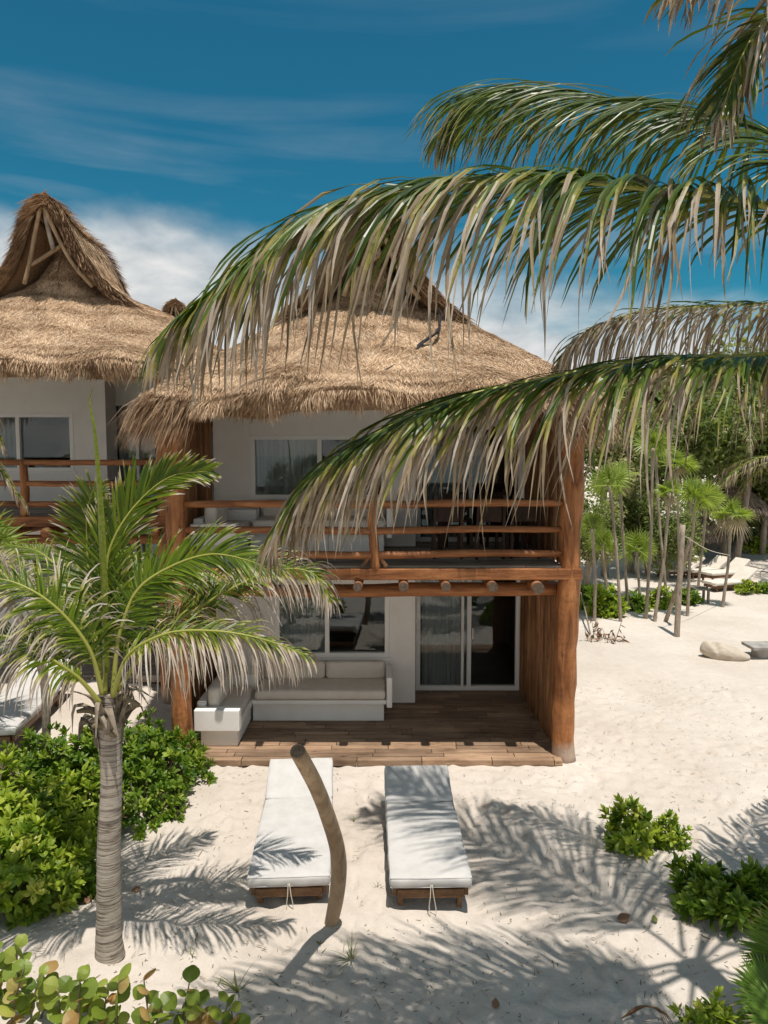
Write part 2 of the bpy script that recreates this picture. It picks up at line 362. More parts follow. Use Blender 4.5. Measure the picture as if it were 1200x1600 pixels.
MAT['sand'] = m.fin(c, .95, b, spec=.1)
m = M('sea'); n = m.noise(m.coord((.25, .6, 1)), 1, 5); MAT['sea'] = m.fin((.02, .16, .19), .12, m.bump(n, .5, .3), spec=.5)

# ------------------------------------------------------------------ ground
def sand_h(x, y):
    h = .05 * np.sin(x * .55 + 1.3) * np.cos(y * .43 + .4) + .025 * np.sin(x * 1.7 + y * 1.1) + .018 * np.sin(y * 2.3 - x * .8 + 2)
    near = np.clip((y + 1.6) / 1.2, 0, 1) * np.clip((4.0 - np.abs(x)) / .8, 0, 1) * np.clip((6.5 - y) / 1, 0, 1)   # level round the house
    h = h * (1 - near) - .0 * near
    h = h + .12 * np.exp(-((x - 3.9) ** 2 / 1.6 + (y + 4.2) ** 2 / 2.0)) - .05 * np.exp(-((x - 1.6) ** 2 + (y + 4.6) ** 2) / 2)
    left = np.clip((-x - 3.2) / 2.0, 0, 1) * np.clip((y + 2.5) / 4.0, 0, 1); h = h + .28 * left * left * (3 - 2 * left)
    h = h + np.where(y < -26, -(-26 - y) * .09, 0).clip(-3, 0)
    return h
def axis(lo, hi, step, far):
    core = np.arange(lo, hi + step / 2, step); g = step * 1.22 ** np.arange(1, 60); g = np.cumsum(g); g = g[g < far]
    return np.r_[lo - g[::-1], core, hi + g]
xs, ys = axis(-4.6, 7.2, .035, 900), axis(-5.6, 3.2, .035, 900)
X, Y = np.meshgrid(xs, ys, indexing='ij'); Z = sand_h(X, Y)
# trodden dimples and wind ripples near the camera
for k in range(1500):
    cx, cy = rng.uniform(-4.6, 7.2), rng.uniform(-5.6, 3.2)
    r1, r2, a, dep = rng.uniform(.05, .12), rng.uniform(.09, .22), rng.uniform(0, np.pi), rng.uniform(.005, .03) * (1 if rng.random() < .75 else -.5)
    i0, i1 = np.searchsorted(xs, (cx - .5, cx + .5)); j0, j1 = np.searchsorted(ys, (cy - .5, cy + .5))
    dx, dy = X[i0:i1, j0:j1] - cx, Y[i0:i1, j0:j1] - cy
    u, w = dx * np.cos(a) + dy * np.sin(a), -dx * np.sin(a) + dy * np.cos(a)
    q = (u / r1) ** 2 + (w / r2) ** 2
    Z[i0:i1, j0:j1] += dep * (.45 * np.exp(-((np.sqrt(q) - 1.5) ** 2) * 3) - np.exp(-q))
for (ax_, ay_), (bx_, by_) in (((-.1, -5.5), (-.25, -.6)), ((2.0, -5.2), (1.5, -.5)), ((1.9, -.8), (6.8, .8)), ((-2.0, -2.6), (-1.7, -.7)), ((5.5, -4.8), (3.4, .5)), ((2.9, .4), (6.5, 3.0))):
    nst = int(math.hypot(bx_ - ax_, by_ - ay_) / .33); dxn, dyn = (bx_ - ax_), (by_ - ay_); ln_ = math.hypot(dxn, dyn); dxn /= ln_; dyn /= ln_
    for k in range(nst):
        cx = ax_ + dxn * k * .33 - dyn * (.1 if k % 2 else -.1) + rng.normal(0, .05); cy = ay_ + dyn * k * .33 + dxn * (.1 if k % 2 else -.1) + rng.normal(0, .05)
        i0, i1 = np.searchsorted(xs, (cx - .4, cx + .4)); j0, j1 = np.searchsorted(ys, (cy - .4, cy + .4))
        dx, dy = X[i0:i1, j0:j1] - cx, Y[i0:i1, j0:j1] - cy; u, w = dx * dxn + dy * dyn, -dx * dyn + dy * dxn
        q = (u / .13) ** 2 + (w / .055) ** 2; Z[i0:i1, j0:j1] += rng.uniform(.012, .03) * (.5 * np.exp(-((np.sqrt(q) - 1.5) ** 2) * 3) - np.exp(-q * q))
nx, ny = len(xs), len(ys)
ii, jj = np.meshgrid(np.arange(nx - 1), np.arange(ny - 1), indexing='ij')
Fq = np.stack([ii * ny + jj, (ii + 1) * ny + jj, (ii + 1) * ny + jj + 1, ii * ny + jj + 1], -1).reshape(-1, 4)
g = G(); g.add(np.stack([X, Y, Z], -1), Fq); sand = tag(g.build('sand', MAT['sand'], smooth=True), kind='structure')
g = G(); g.add([(-2000, -2500, -.9), (2000, -2500, -.9), (2000, -33, -.9), (-2000, -33, -.9)], [(0, 1, 2, 3)]); tag(g.build('sea', MAT['sea']), kind='structure')
def gz(x, y): return float(sand_h(np.array(float(x)), np.array(float(y))))

# ------------------------------------------------------------------ building helpers
def wall_boxes(g, x0, x1, y0, y1, z0, z1, holes):
    xs_ = sorted({x0, x1, *[h[0] for h in holes], *[h[1] for h in holes]}); zs_ = sorted({z0, z1, *[h[2] for h in holes], *[h[3] for h in holes]})
    for a, b in zip(xs_[:-1], xs_[1:]):
        col = []
        for c, d in zip(zs_[:-1], zs_[1:]):
            if any(h[0] - 1e-6 <= a and b <= h[1] + 1e-6 and h[2] - 1e-6 <= c and d <= h[3] + 1e-6 for h in holes): col.append(None); continue
            if col and col[-1] is not None: col[-1] = (col[-1][0], d)
            else: col.append((c, d))
        for q in col:
            if q: g.box(a, b, y0, y1, q[0], q[1])
def frame_rect(g, x0, x1, z0, z1, y0, y1, w, mull=()):
    g.box(x0, x1, y0, y1, z1 - w, z1); g.box(x0, x1, y0, y1, z0, z0 + w)
    g.box(x0, x0 + w, y0, y1, z0 + w, z1 - w); g.box(x1 - w, x1, y0, y1, z0 + w, z1 - w)
    for mx_ in mull: g.box(mx_ - w / 2, mx_ + w / 2, y0 + .004, y1 - .004, z0 + w, z1 - w)
def curtain(x0, x1, y, z0, z1, parent, seed=0):
    n = int((x1 - x0) / .012); t = np.linspace(x0, x1, n)
    off = .03 * np.sin(t * 62 + 1.5 * np.sin(t * 9 + seed)) + .012 * np.sin(t * 133 + seed)
    g = G(); V = np.stack([np.stack([t, y + off * k, np.full(n, z)], -1) for z, k in ((z1, .55), ((z0 + z1) / 2, 1), (z0, 1.25))], 0)
    F = np.array([(r * n + i, r * n + i + 1, (r + 1) * n + i + 1, (r + 1) * n + i) for r in range(2) for i in range(n - 1)])
    g.add(V, F); return g.build('curtain', MAT['curtain'], parent, smooth=True)
def pane(x0, x1, y, z0, z1, parent):
    g = G(); g.box(x0, x1, y, y + .008, z0, z1); return g.build('pane', MAT['glass'], parent)
def window(root, x0, x1, z0, z1, y, mull, curt, name='window', w=.075, sill=True):
    g = G(); frame_rect(g, x0, x1, z0, z1, y - .06, y + .05, w, mull)
    f = g.build(name, MAT['frame'], root, bevel=.004)
    ed = [x0 + w] + [q for m_ in mull for q in (m_ - w / 2, m_ + w / 2)] + [x1 - w]
    for k in range(0, len(ed), 2): pane(ed[k], ed[k + 1], y + .016 + .004 * (k // 2), z0 + w, z1 - w, f)
    for a, b, yy in curt: curtain(a, b, yy, z0 + .02, z1 + .02, f, seed=a)
    if sill:
        g = G(); g.box(x0 - .04, x1 + .04, y - .07, y - .021, z0 - .05, z0 - .003); g.build('sill', MAT['frame'], f, bevel=.006)
    return f
def log(root, name, P, r, mat, sub=6, wob=.12, seed=0, seg=14, rnd=.5):
    g = G(); g.tube(P, r, seg, wob, sub, rnd, seed); return g.build(name, MAT[mat], root, smooth=True)
def sticks(root, P0, P1, z0, z1, n, seed, name='stick_screen'):
    r_ = np.random.default_rng(seed); g = G(); P0, P1 = np.array(P0), np.array(P1); d = P1 - P0; nn = np.array((-d[1], d[0])); nn = nn / np.linalg.norm(nn)
    for k in range(n):
        p = P0 + d * ((k + .5) / n) + nn * r_.normal(0, .01); q = p + d / n * r_.normal(0, .3); rad = r_.uniform(.33, .6) * np.linalg.norm(d) / n
        zt = z1 + r_.normal(0, .015); mid = (p + q) / 2 + nn * r_.normal(0, .012)
        g.tube([(*p, z0), (*mid, (z0 + zt) / 2), (*q, zt)], [rad, rad * .95, rad * .88], 8, .2, 4, r_.uniform(-.5, 1.4), seed + k)
    return g.build(name, MAT['stick'], root, smooth=True)
def planks(root, name, mat, x0, x1, y0, y1, z0, z1, wy, lx, seed, gap=.01):
    r_ = np.random.default_rng(seed); g = G(); y = y0
    while y < y1 - .01:
        yb = min(y + wy, y1); x = x0 - r_.uniform(0, lx * .8)
        while x < x1:
            xb = x + lx * r_.uniform(.8, 1.2); a, b = max(x, x0), min(xb, x1)
            if b - a > .03: g.box(a + gap * .5, b - gap * .5, y + gap / 2, yb - gap / 2, z0, z1 + r_.uniform(-.004, .004), rnd=r_.uniform(-.6, 1.4))
            x = xb
        y = yb
    return g.build(name, MAT[mat], root, bevel=.003)

# ------------------------------------------------------------------ thatched roof (built about its own origin: x centre, y centre, z = eave)
RINGS = [(-.16, 3.14), (-.06, 3.3), (.1, 3.36), (.26, 3.22), (.5, 2.86), (.8, 2.42), (1.15, 1.95), (1.42, 1.48), (1.58, 1.05), (1.78, .66), (2.1, .4), (2.5, .2), (2.8, .06)]
RINGY = [3.12, 3.28, 3.34, 3.2, 2.86, 2.46, 2.05, 1.74, 1.6, 1.5, 1.36, 1.15, 1.0]
_th = np.linspace(0, 2 * np.pi, 40001); _e = 2 / 5.5
_cx, _cy = np.sign(np.cos(_th)) * np.abs(np.cos(_th)) ** _e, np.sign(np.sin(_th)) * np.abs(np.sin(_th)) ** _e
_arc = np.r_[0, np.cumsum(np.hypot(np.diff(_cx), np.diff(_cy)))]; _arc /= _arc[-1]
def roof_point(u, v):
    """u angle 0..1 (array), v height parameter 0..1 -> xyz"""
    zz = np.array([r[0] for r in RINGS]); aa = np.array([r[1] for r in RINGS]); tt = np.linspace(0, 1, len(RINGS))
    z = np.interp(v, tt, zz); a = np.interp(v, tt, aa); ay = np.interp(v, tt, np.array(RINGY))
    th = np.interp(np.mod(u, 1.0), _arc, _th); e = 2 / (7.0 - 4.4 * np.clip(v * 1.5, 0, 1))
    cx, cy = np.cos(th), np.sin(th)
    x = a * np.sign(cx) * np.abs(cx) ** e; y = ay * np.sign(cy) * np.abs(cy) ** e
    lump = .045 * np.sin(u * 61 + v * 9) + .05 * np.sin(u * 23 + 2 + v * 5) + .03 * np.sin(u * 107 - v * 17)
    k = np.clip(1.3 - v * 1.2, .25, 1)
    corner = np.abs(cx * cy) * 2; droop = np.clip(1 - v * 4, 0, 1) * corner ** 6 * .08
    return np.stack([x * (1 + lump * k * .35), y * (1 + lump * k * .35), z + lump * k * .7 - droop], -1)
CAP = [(0, 0), (.14, -.03), (.28, -.15), (.42, -.42), (.57, -.78), (.78, -1.14), (1.03, -1.43), (1.34, -1.68)]
def cap_point(s, q):
    """s in -1..1 across, q 0..1 front to back"""
    cs = np.linspace(0, 1, len(CAP)); w = np.array([c[0] for c in CAP]); d = np.array([c[1] for c in CAP]); a = np.abs(s)
    x = np.sign(s) * np.interp(a, cs, w) * (1 + .035 * np.sin(q * 9 + s * 7)); z = 3.08 + np.interp(a, cs, d) + .03 * np.sin(q * 7 + s * 11) - .22 * np.sin(q * np.pi) * (1 - a)
    yf = -2.12 + .42 * a ** .9; y = yf + (1.35 - .2 * a - yf) * q; z = z - 1.5 * np.clip(q - .4, 0, 1) ** 1.5
    return np.stack([x * np.interp(q, [0, .5, 1], [1.0, .93, .9]), y, z], -1)
def surf_frame(fn, a, b, e=1e-3):
    p = fn(a, b); da = fn(a + e, b) - p; db = fn(a, b + e) - p
    n = nrm(np.cross(da, db)); return p, n
def strand_block(g, p, d, n, L, W, rnd, bend=.25, r_=None):
    """N tapered blades lying along d with outward normal n"""
    N = len(p); t = np.array([0, .5, 1.0]); side = nrm(np.cross(d, n) + r_.normal(0, .25, (N, 3)))
    lift = r_.uniform(.02, .26, N)[:, None]
    P = p[:, None] + d[:, None] * (t[None, :, None] * L[:, None, None]) + n[:, None] * (lift[:, None] * (t * (1 - .5 * t))[None, :, None] * L[:, None, None]) + np.array((0, 0, -1.))[None, None] * (bend * (t ** 2)[None, :, None] * L[:, None, None])
    hw = W[:, None] * np.array([.6, 1, .15])[None]
    V = np.stack([P - side[:, None] * hw[..., None], P + side[:, None] * hw[..., None]], 2)
    base = np.arange(N)[:, None] * 6; F = np.concatenate([base + np.array([[0, 1, 3, 2]]), base + np.array([[2, 3, 5, 4]])])
    g.add(V, F, rnd=np.repeat(rnd, 6))
def make_roof_meshes():
    r_ = np.random.default_rng(21)
    NU, NV = 160, 60; u, v = np.meshgrid(np.linspace(0, 1, NU, endpoint=False), np.linspace(0, 1, NV), indexing='ij')
    P = roof_point(u, v); g = G(); i, j = np.meshgrid(np.arange(NU), np.arange(NV - 1), indexing='ij'); i2 = (i + 1) % NU
    g.add(P, np.stack([i * NV + j, i2 * NV + j, i2 * NV + j + 1, i * NV + j + 1], -1).reshape(-1, 4))
    # underside
    uu = np.linspace(0, 1, NU, endpoint=False); rings = []
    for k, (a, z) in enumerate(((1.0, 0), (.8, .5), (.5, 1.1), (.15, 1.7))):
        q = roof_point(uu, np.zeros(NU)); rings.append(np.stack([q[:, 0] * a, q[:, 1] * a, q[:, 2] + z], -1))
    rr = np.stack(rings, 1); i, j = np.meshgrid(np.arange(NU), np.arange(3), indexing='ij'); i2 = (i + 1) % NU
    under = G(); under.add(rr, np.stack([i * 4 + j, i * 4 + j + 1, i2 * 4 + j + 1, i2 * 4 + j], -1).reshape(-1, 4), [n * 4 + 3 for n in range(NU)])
    # cap shell with thickness
    NS, NQ = 45, 24; s, q = np.meshgrid(np.linspace(-1, 1, NS), np.linspace(0, 1, NQ), indexing='ij'); o, n = surf_frame(cap_point, s.ravel(), q.ravel())
    n = np.where(n[:, 2:3] < 0, -n, n); o = o.reshape(NS, NQ, 3); inn = o - n.reshape(NS, NQ, 3) * .2
    inn[0, :] = o[0, :] - np.array((-.03, 0, .16)); inn[-1, :] = o[-1, :] - np.array((.03, 0, .16))
    V = np.concatenate([o.reshape(-1, 3), inn.reshape(-1, 3)]); m0 = NS * NQ; i, j = np.meshgrid(np.arange(NS - 1), np.arange(NQ - 1), indexing='ij')
    a = np.stack([i * NQ + j, (i + 1) * NQ + j, (i + 1) * NQ + j + 1, i * NQ + j + 1], -1).reshape(-1, 4)
    ed = []
    for k in range(NS - 1):
        for jj_ in (0, NQ - 1): ed.append((k * NQ + jj_, (k + 1) * NQ + jj_, m0 + (k + 1) * NQ + jj_, m0 + k * NQ + jj_))
    for k in range(NQ - 1):
        for ii_ in (0, NS - 1): ed.append((ii_ * NQ + k, ii_ * NQ + k + 1, m0 + ii_ * NQ + k + 1, m0 + ii_ * NQ + k))
    cap = G(); cap.add(V, a, a[:, ::-1] + m0, np.array(ed))
    # strands on the slopes
    st = G()
    def scatter(fn, n, urange, vrange, down, lenr, widr, thr=None, spread_=.6, front=True):
        a_ = r_.uniform(*urange, n * 3); b_ = r_.uniform(*vrange, n * 3)
        e = 1e-3; p = fn(a_, b_); A_ = np.linalg.norm(np.cross(fn(a_ + e, b_) - p, fn(a_, b_ + e) - p), axis=1)
        keep = r_.random(n * 3) < A_ / np.quantile(A_, .97)
        a_, b_ = a_[keep][:n], b_[keep][:n]; p, nn = surf_frame(fn, a_, b_)
        nn = np.where(((p - np.array((0, 0, 1.0))) * nn).sum(1)[:, None] < 0, -nn, nn)
        dn = down(p, nn, a_, b_); side = nrm(np.cross(nn, dn))
        cl = .5 * np.sin(a_ * 173 + b_ * 31) * np.sin(a_ * 67 - b_ * 83)
        d = nrm(dn + side * (r_.normal(0, spread_, len(p)) + cl * .45)[:, None])
        rnd = np.clip(r_.beta(1.3, 1.2, len(p)) + .12 * np.sin(a_ * 90 + b_ * 40), 0, 1)
        strand_block(st, p + nn * .004, d, nn, r_.uniform(*lenr, len(p)), r_.uniform(*widr, len(p)), rnd, .0, r_)
    def down(p, n, a_, b_):
        z = np.array((0, 0, -1.)); return nrm(z - n * (n @ z)[:, None])
    scatter(roof_point, 90000, (0, 1), (.2, .98), down, (.07, .18), (.003, .007))
    scatter(roof_point, 110000, (.5, 1), (.18, .8), down, (.06, .16), (.0025, .0055))
    def capdown(p, n, a_, b_): return down(p, n, a_, b_) + np.array((0, -.15, 0))
    scatter(cap_point, 22000, (-1, 1), (0, 1), capdown, (.2, .42), (.004, .009), spread_=.22)
    # rim of the cap: stalks pointing forward out of the cut edge
    for qf, sy in ((0.0, -1), (1.0, 1)):
        N = 2600; s_ = r_.uniform(-1, 1, N); p, n = surf_frame(cap_point, s_, np.full(N, qf)); n = np.where(n[:, 2:3] < 0, -n, n)
        dn = down(p, n, 0, 0); d = nrm(dn * .8 + np.array((0, sy * .55, 0)) + r_.normal(0, .12, (N, 3)))
        strand_block(st, p - n * r_.uniform(0, .18, N)[:, None] - d * .1, d, n, r_.uniform(.15, .32, N), r_.uniform(.006, .012, N), np.clip(r_.beta(2, 2.6, N), 0, 1), .15, r_)
    # fringe along the eaves, in bunches
    fr = G(); N = 46000; u_ = r_.random(N); bunch = np.floor(u_ * 150); bj = r_.random(151)[bunch.astype(int)]
    layer = r_.choice([0, 1, 2], N, p=[.3, .35, .35]); v_ = np.choose(layer, [r_.uniform(.02, .09, N), r_.uniform(.09, .19, N), r_.uniform(.17, .29, N)])
    p, n = surf_frame(roof_point, u_, v_); out = nrm(np.stack([p[:, 0], p[:, 1], 0 * p[:, 0]], -1)); n = np.where((n * (out + np.array((0, 0, .4)))).sum(1)[:, None] < 0, -n, n)
    dl = np.choose(layer, [-1.0, -.75, -.5]); tang = np.stack([-out[:, 1], out[:, 0], 0 * u_], -1)
    d = nrm(out * np.choose(layer, [.25, .6, .85])[:, None] + np.array((0, 0, 1.)) * dl[:, None] + tang * (r_.normal(0, .2, N) + (bj - .5) * .8)[:, None])
    rnd = np.clip(r_.beta(1.4, 1.2, N) - .1 * (layer == 0) + (bj - .5) * .25, 0, 1)
    L = r_.uniform(.09, .22, N) * np.choose(layer, [.8, 1.0, 1.0]) * (.75 + .5 * bj)
    strand_block(fr, p - n * .05, d, nrm(n + out), L, r_.uniform(.0025, .006, N), rnd, .15, r_)
    # drooping tails at the four corners
    for cxs, cys in ((-1, -1), (1, -1), (1, 1), (-1, 1)):
        N = 2600 if cys < 0 else 900; cen = np.array((cxs * 2.72, cys * 2.8, .0)); rr_ = r_.random((N, 3)) - .5
        p = cen + rr_ * np.array((.75, .7, .3)); out = nrm(np.stack([p[:, 0] * .9, p[:, 1] * .5, 0 * p[:, 0]], -1))
        d = nrm(out * .65 + np.array((0, 0, -.75)) + r_.normal(0, .16, (N, 3)))
        strand_block(fr, p, d, nrm(out + np.array((0, 0, .5))), r_.uniform(.25, .52, N), r_.uniform(.003, .007, N), np.clip(r_.beta(2.2, 2.0, N), 0, 1), .5, r_)
    return g, under, cap, st, fr
ROOF_G = make_roof_meshes(); ROOF_MESH = {}
def thatched_roof(root, cx, cy, cz, with_poles=True):
    """roof > cap, thatch leaves, fringe ; each shares its mesh with the other roofs"""
    loc = np.array((cx, cy, cz)) - origin(root)
    def put(key, name, gg, mat, parent, smooth):
        if key not in ROOF_MESH:
            o = gg.build(name, MAT[mat], None, smooth=smooth); ROOF_MESH[key] = o.data
        else:
            o = bpy.data.objects.new(name, ROOF_MESH[key]); COL.objects.link(o)
        setpar(o, parent); return o
    g, under, cap, st, fr = ROOF_G
    ro = put('body', 'roof', g, 'thatchbase', root, True); ro.location = loc
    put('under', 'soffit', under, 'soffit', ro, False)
    put('cap', 'gable_cap', cap, 'thatchbase', ro, True)
    put('strands', 'thatch_leaves', st, 'thatch', ro, False)
    put('fringe', 'eave_fringe', fr, 'thatch', ro, False)
    if with_poles:
        poles = [('rafter', [(-.03, -2.02, 2.88), (-.16, -1.96, 2.45), (-.3, -1.9, 2.0), (-.42, -1.88, 1.62)], .036),
                 ('rafter', [(.05, -2.02, 2.88), (.22, -1.9, 2.4), (.45, -1.8, 1.95), (.72, -1.7, 1.62)], .038),
                 ('king_post', [(.02, -1.95, 2.85), (.05, -1.9, 2.55), (.1, -1.84, 2.22)], .042),
                 ('collar_pole', [(-.3, -1.86, 1.95), (.06, -1.8, 2.2), (.3, -1.75, 2.38)], .035)]
        for nm, P, rad in poles:
            gg = G(); gg.tube(P, rad, 10, .1, 5, .7, len(P)); o = gg.build(nm, MAT['greyplank' if nm == 'king_post' else 'driftwood'], None, smooth=True); setpar(o, ro)
    return ro

# ------------------------------------------------------------------ the beach house
Y0, YW, YD = -.15, 2.1, 2.8
FL = .09; UF = 2.80; TOPZ = 5.35
house = tag(empty('beach_house', (0, 0, 0)), 'white two-storey beach house with varnished log balcony, standing behind the two loungers', 'house')
wx0 = float(at(333, 700, YW)[0]); wx1 = float(at(649, 1000, YW)[0]); dx0, dx1 = float(at(650, 1000, YD)[0]), float(at(812, 1000, YD)[0])
lw = dict(x0=float(at(430, 1000, YW)[0]), x1=float(at(608, 1028, YW)[0]), z0=float(at(600, 1027, YW)[2]), z1=2.05, m=float(at(511, 1000, YW)[0]))
uw = dict(x0=float(at(391, 700, YW)[0]), x1=float(at(603, 700, YW)[0]), z0=float(at(600, 780, YW)[2]), z1=float(at(400, 680, YW)[2]), m=float(at(499, 700, YW)[0]))
g = G()
wall_boxes(g, wx0, wx1, YW, YW + .16, FL - .08, 2.55, [(lw['x0'], lw['x1'], lw['z0'], lw['z1'])])
wall_boxes(g, wx0, wx1, YW, YW + .16, UF - .02, TOPZ, [(uw['x0'], uw['x1'], uw['z0'], uw['z1'])])
DT = 2.35
for z0, z1, dtop in ((FL - .08, 2.55, DT), (UF - .02, TOPZ, 4.92)):
    wall_boxes(g, wx1 - .1, dx1 + .45, YD, YD + .14, z0, z1, [(dx0, dx1, z0, dtop)])
    g.box(wx1 - .16, wx1, YW + .161, YD - .002, z0, z1)
wl = g.build('wall', MAT['plaster'], house, bevel=.008)
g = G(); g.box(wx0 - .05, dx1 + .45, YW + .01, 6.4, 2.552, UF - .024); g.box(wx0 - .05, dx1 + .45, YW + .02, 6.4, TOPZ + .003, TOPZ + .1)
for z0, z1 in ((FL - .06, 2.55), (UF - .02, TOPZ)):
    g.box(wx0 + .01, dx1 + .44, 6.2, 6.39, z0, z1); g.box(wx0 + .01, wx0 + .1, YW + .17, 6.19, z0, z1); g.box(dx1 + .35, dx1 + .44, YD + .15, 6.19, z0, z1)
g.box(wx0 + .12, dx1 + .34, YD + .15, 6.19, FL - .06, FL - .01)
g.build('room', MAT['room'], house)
window(house, lw['x0'], lw['x1'], lw['z0'], lw['z1'], YW + .05, [lw['m']], [(lw['x0'] + .03, lw['m'] + .02, YW + .2)])
window(house, uw['x0'], uw['x1'], uw['z0'], uw['z1'], YW + .05, [uw['m']], [(uw['x0'] + .03, uw['m'] + .03, YW + .2)])
for z0, dtop in ((FL, DT), (UF, 4.92)):
    mid = (dx0 + dx1) / 2 + .02
    d = window(house, dx0, dx1, z0 - .0, dtop, YD + .02, [mid], [(dx0 + .12, mid + .02, YD + .2)], name='sliding_door', w=.075, sill=False)
    g = G(); g.box(mid - .14, mid - .095, YD - .02, YD + .05, z0 + .076, dtop - .076); g.build('door_stile', MAT['frame'], d, bevel=.003)
    g = G(); g.box(mid + .05, mid + .07, YD - .075, YD - .041, z0 + .95, z0 + 1.15); g.build('handle', MAT['frame'], d, bevel=.004)
# patio deck and balcony floor
xl, xr = -2.78, 2.42
planks(house, 'plank_deck', 'deck', xl, xr + .08, -.3, YD - .01, FL - .08, FL, .135, .95, 3)
g = G(); g.box(xl + .02, xr + .06, .25, YW - .02, UF - .09, UF - .06); g.build('added_bounce_board', MAT['plaster'], house)  # unseen white board added below the floor to bounce light onto the patio
planks(house, 'plank_floor', 'greyplank', xl, xr + .08, -.1, YD - .01, UF - .055, UF, .14, 2.2, 4)
# posts
pR0, pR1 = at(888, 1185, -.05), at(897, 690, -.05)
rp = log(house, 'post', [(2.57, -.05, -.05), (2.555, -.05, .5), (2.57, -.04, 1.6), (2.6, -.05, 3.0), (2.62, -.05, 4.2), (2.62, -.05, 5.1)], [.165, .15, .155, .15, .16, .15], 'log_v', 8, .2, 1)
lp = log(house, 'post', [(-2.86, -.03, -.05), (-2.88, -.03, .7), (-2.9, -.03, 2.0), (-2.9, -.03, 3.3), (-2.93, -.03, 5.1)], [.155, .15, .14, .14, .13], 'log_v', 9, .2, 5)
# front beam, log joists, carrying log, rails
bz0, bz1 = float(at(600, 906, -.2)[2]), float(at(600, 889, -.2)[2])
g = G(); g.box(-2.74, -.98, -.205, -.105, bz0, bz1 - .004, rnd=.75); g.build('beam', MAT['log_h'], house, bevel=.01)
g = G(); g.box(-.972, 2.74, -.21, -.105, bz0 - .004, bz1, rnd=.35); g.build('beam', MAT['log_h'], house, bevel=.012)
for k, x in enumerate((-2.2, -1.6, -.98, -.36, .27, .85, 1.49, 2.11)):
    r0 = (.062, .06, .066, .066, .068, .066, .07, .085)[k]
    zc = bz0 - r0 - .012
    jo = log(house, 'joist', [(x, -.29 - .02 * (k % 2), zc), (x + .01, 1, zc), (x, YW - .01, zc)], [r0, r0 * .98, r0 * .95], 'log_h', 4, .06, k, rnd=.2)
    g = G(); g.tube([(x, -.312 - .02 * (k % 2), zc), (x, -.292 - .02 * (k % 2), zc)], r0 * .97, 14); g.build('end_face', MAT['endgrain'], jo)
zl = float(at(600, 921, .12)[2])
log(house, 'carrying_log', [(-2.8, .12, zl + .01), (-1.0, .12, zl - .02), (.6, .12, zl), (2.5, .12, zl + .01)], [.085, .09, .1, .095], 'log_h', 8, .1, 9, rnd=.5)
for py, rad, sd in ((787, .052, 2), (828, .048, 3), (866, .052, 4)):
    z = float(at(600, py, Y0)[2])
    log(house, 'rail', [(-2.78, -.05, z - .015), (-1.6, -.13, z), (-.15, -.15, z - .015), (1.2, -.13, z + .01), (2.5, -.07, z + .0)], [rad * .95, rad, rad * 1.05, rad, rad * .95], 'log_h', 9, .14, sd, rnd=.3)
xp = float(at(585, 830, Y0)[0])
log(house, 'rail_post', [(xp + .02, -.15, UF - .04), (xp - .01, -.15, 3.2), (xp - .03, -.15, 3.5), (xp + .0, -.15, 3.78)], [.075, .065, .07, .055], 'log_v', 6, .16, 7, rnd=.3)
for sx in (-1, 1):
    g = G(); g.obox((xp + sx * .05, -.16, UF + .17), (xp + sx * .17, -.16, UF + .0), .05, .05, (0, 1, 0)); g.build('brace', MAT['stick'], house, bevel=.006)
# stick screens on the sides
sticks(house, (2.50, .12), (2.47, YD - .03), FL - .06, 2.5, 40, 31)
sticks(house, (2.54, .12), (2.5, YD - .03), UF, 5.0, 40, 32)
sticks(house, (-2.93, .14), (wx0 - .06, YW + .1), UF, 5.0, 34, 33)
sticks(house, (-2.93, .14), (wx0 - .06, YW + .1), FL - .06, 2.5, 34, 34)
# eave plate logs
log(house, 'eave_log', [(-3.0, .3, 5.2), (0, .3, 5.22), (2.9, .3, 5.2)], .1, 'log_h', 5, .08, 12)
ridge_roof = thatched_roof(house, -.18, 2.74, 5.07)
# black torn strap across the thatch
r_ = np.random.default_rng(5)
def on_roof_front(px, py):
    # march the view ray to the front slope of the roof
    for Yq in np.linspace(-.9, 3, 400):
        p = at(px, py, Yq) - np.array((-.18, 2.74, 5.07)); zz = [q[0] for q in RINGS]; aa = RINGY
        if p[2] > .1 and -p[1] <= np.interp(p[2], zz, aa): return at(px, py, Yq - .07)
    return at(px, py, 0)
P = [on_roof_front(*q) for q in ((683, 470), (688, 500), (680, 522), (660, 535), (637, 558), (602, 579))]
g = G(); Pp = smooth_curve(np.array(P), 26); w = .012 + .02 * r_.random(26); Ws = nrm(np.cross(np.gradient(Pp, axis=0), (0, -.7, .7)))
g.strips(Pp[None], Ws[None], w[None], .3); g.strips((Pp + np.array((0.01, -.015, .012)))[None] + r_.normal(0, .012, (1, 26, 3)), Ws[None], w[None] * .6, .5)
g.build('torn_strap', MAT['cable'], house)

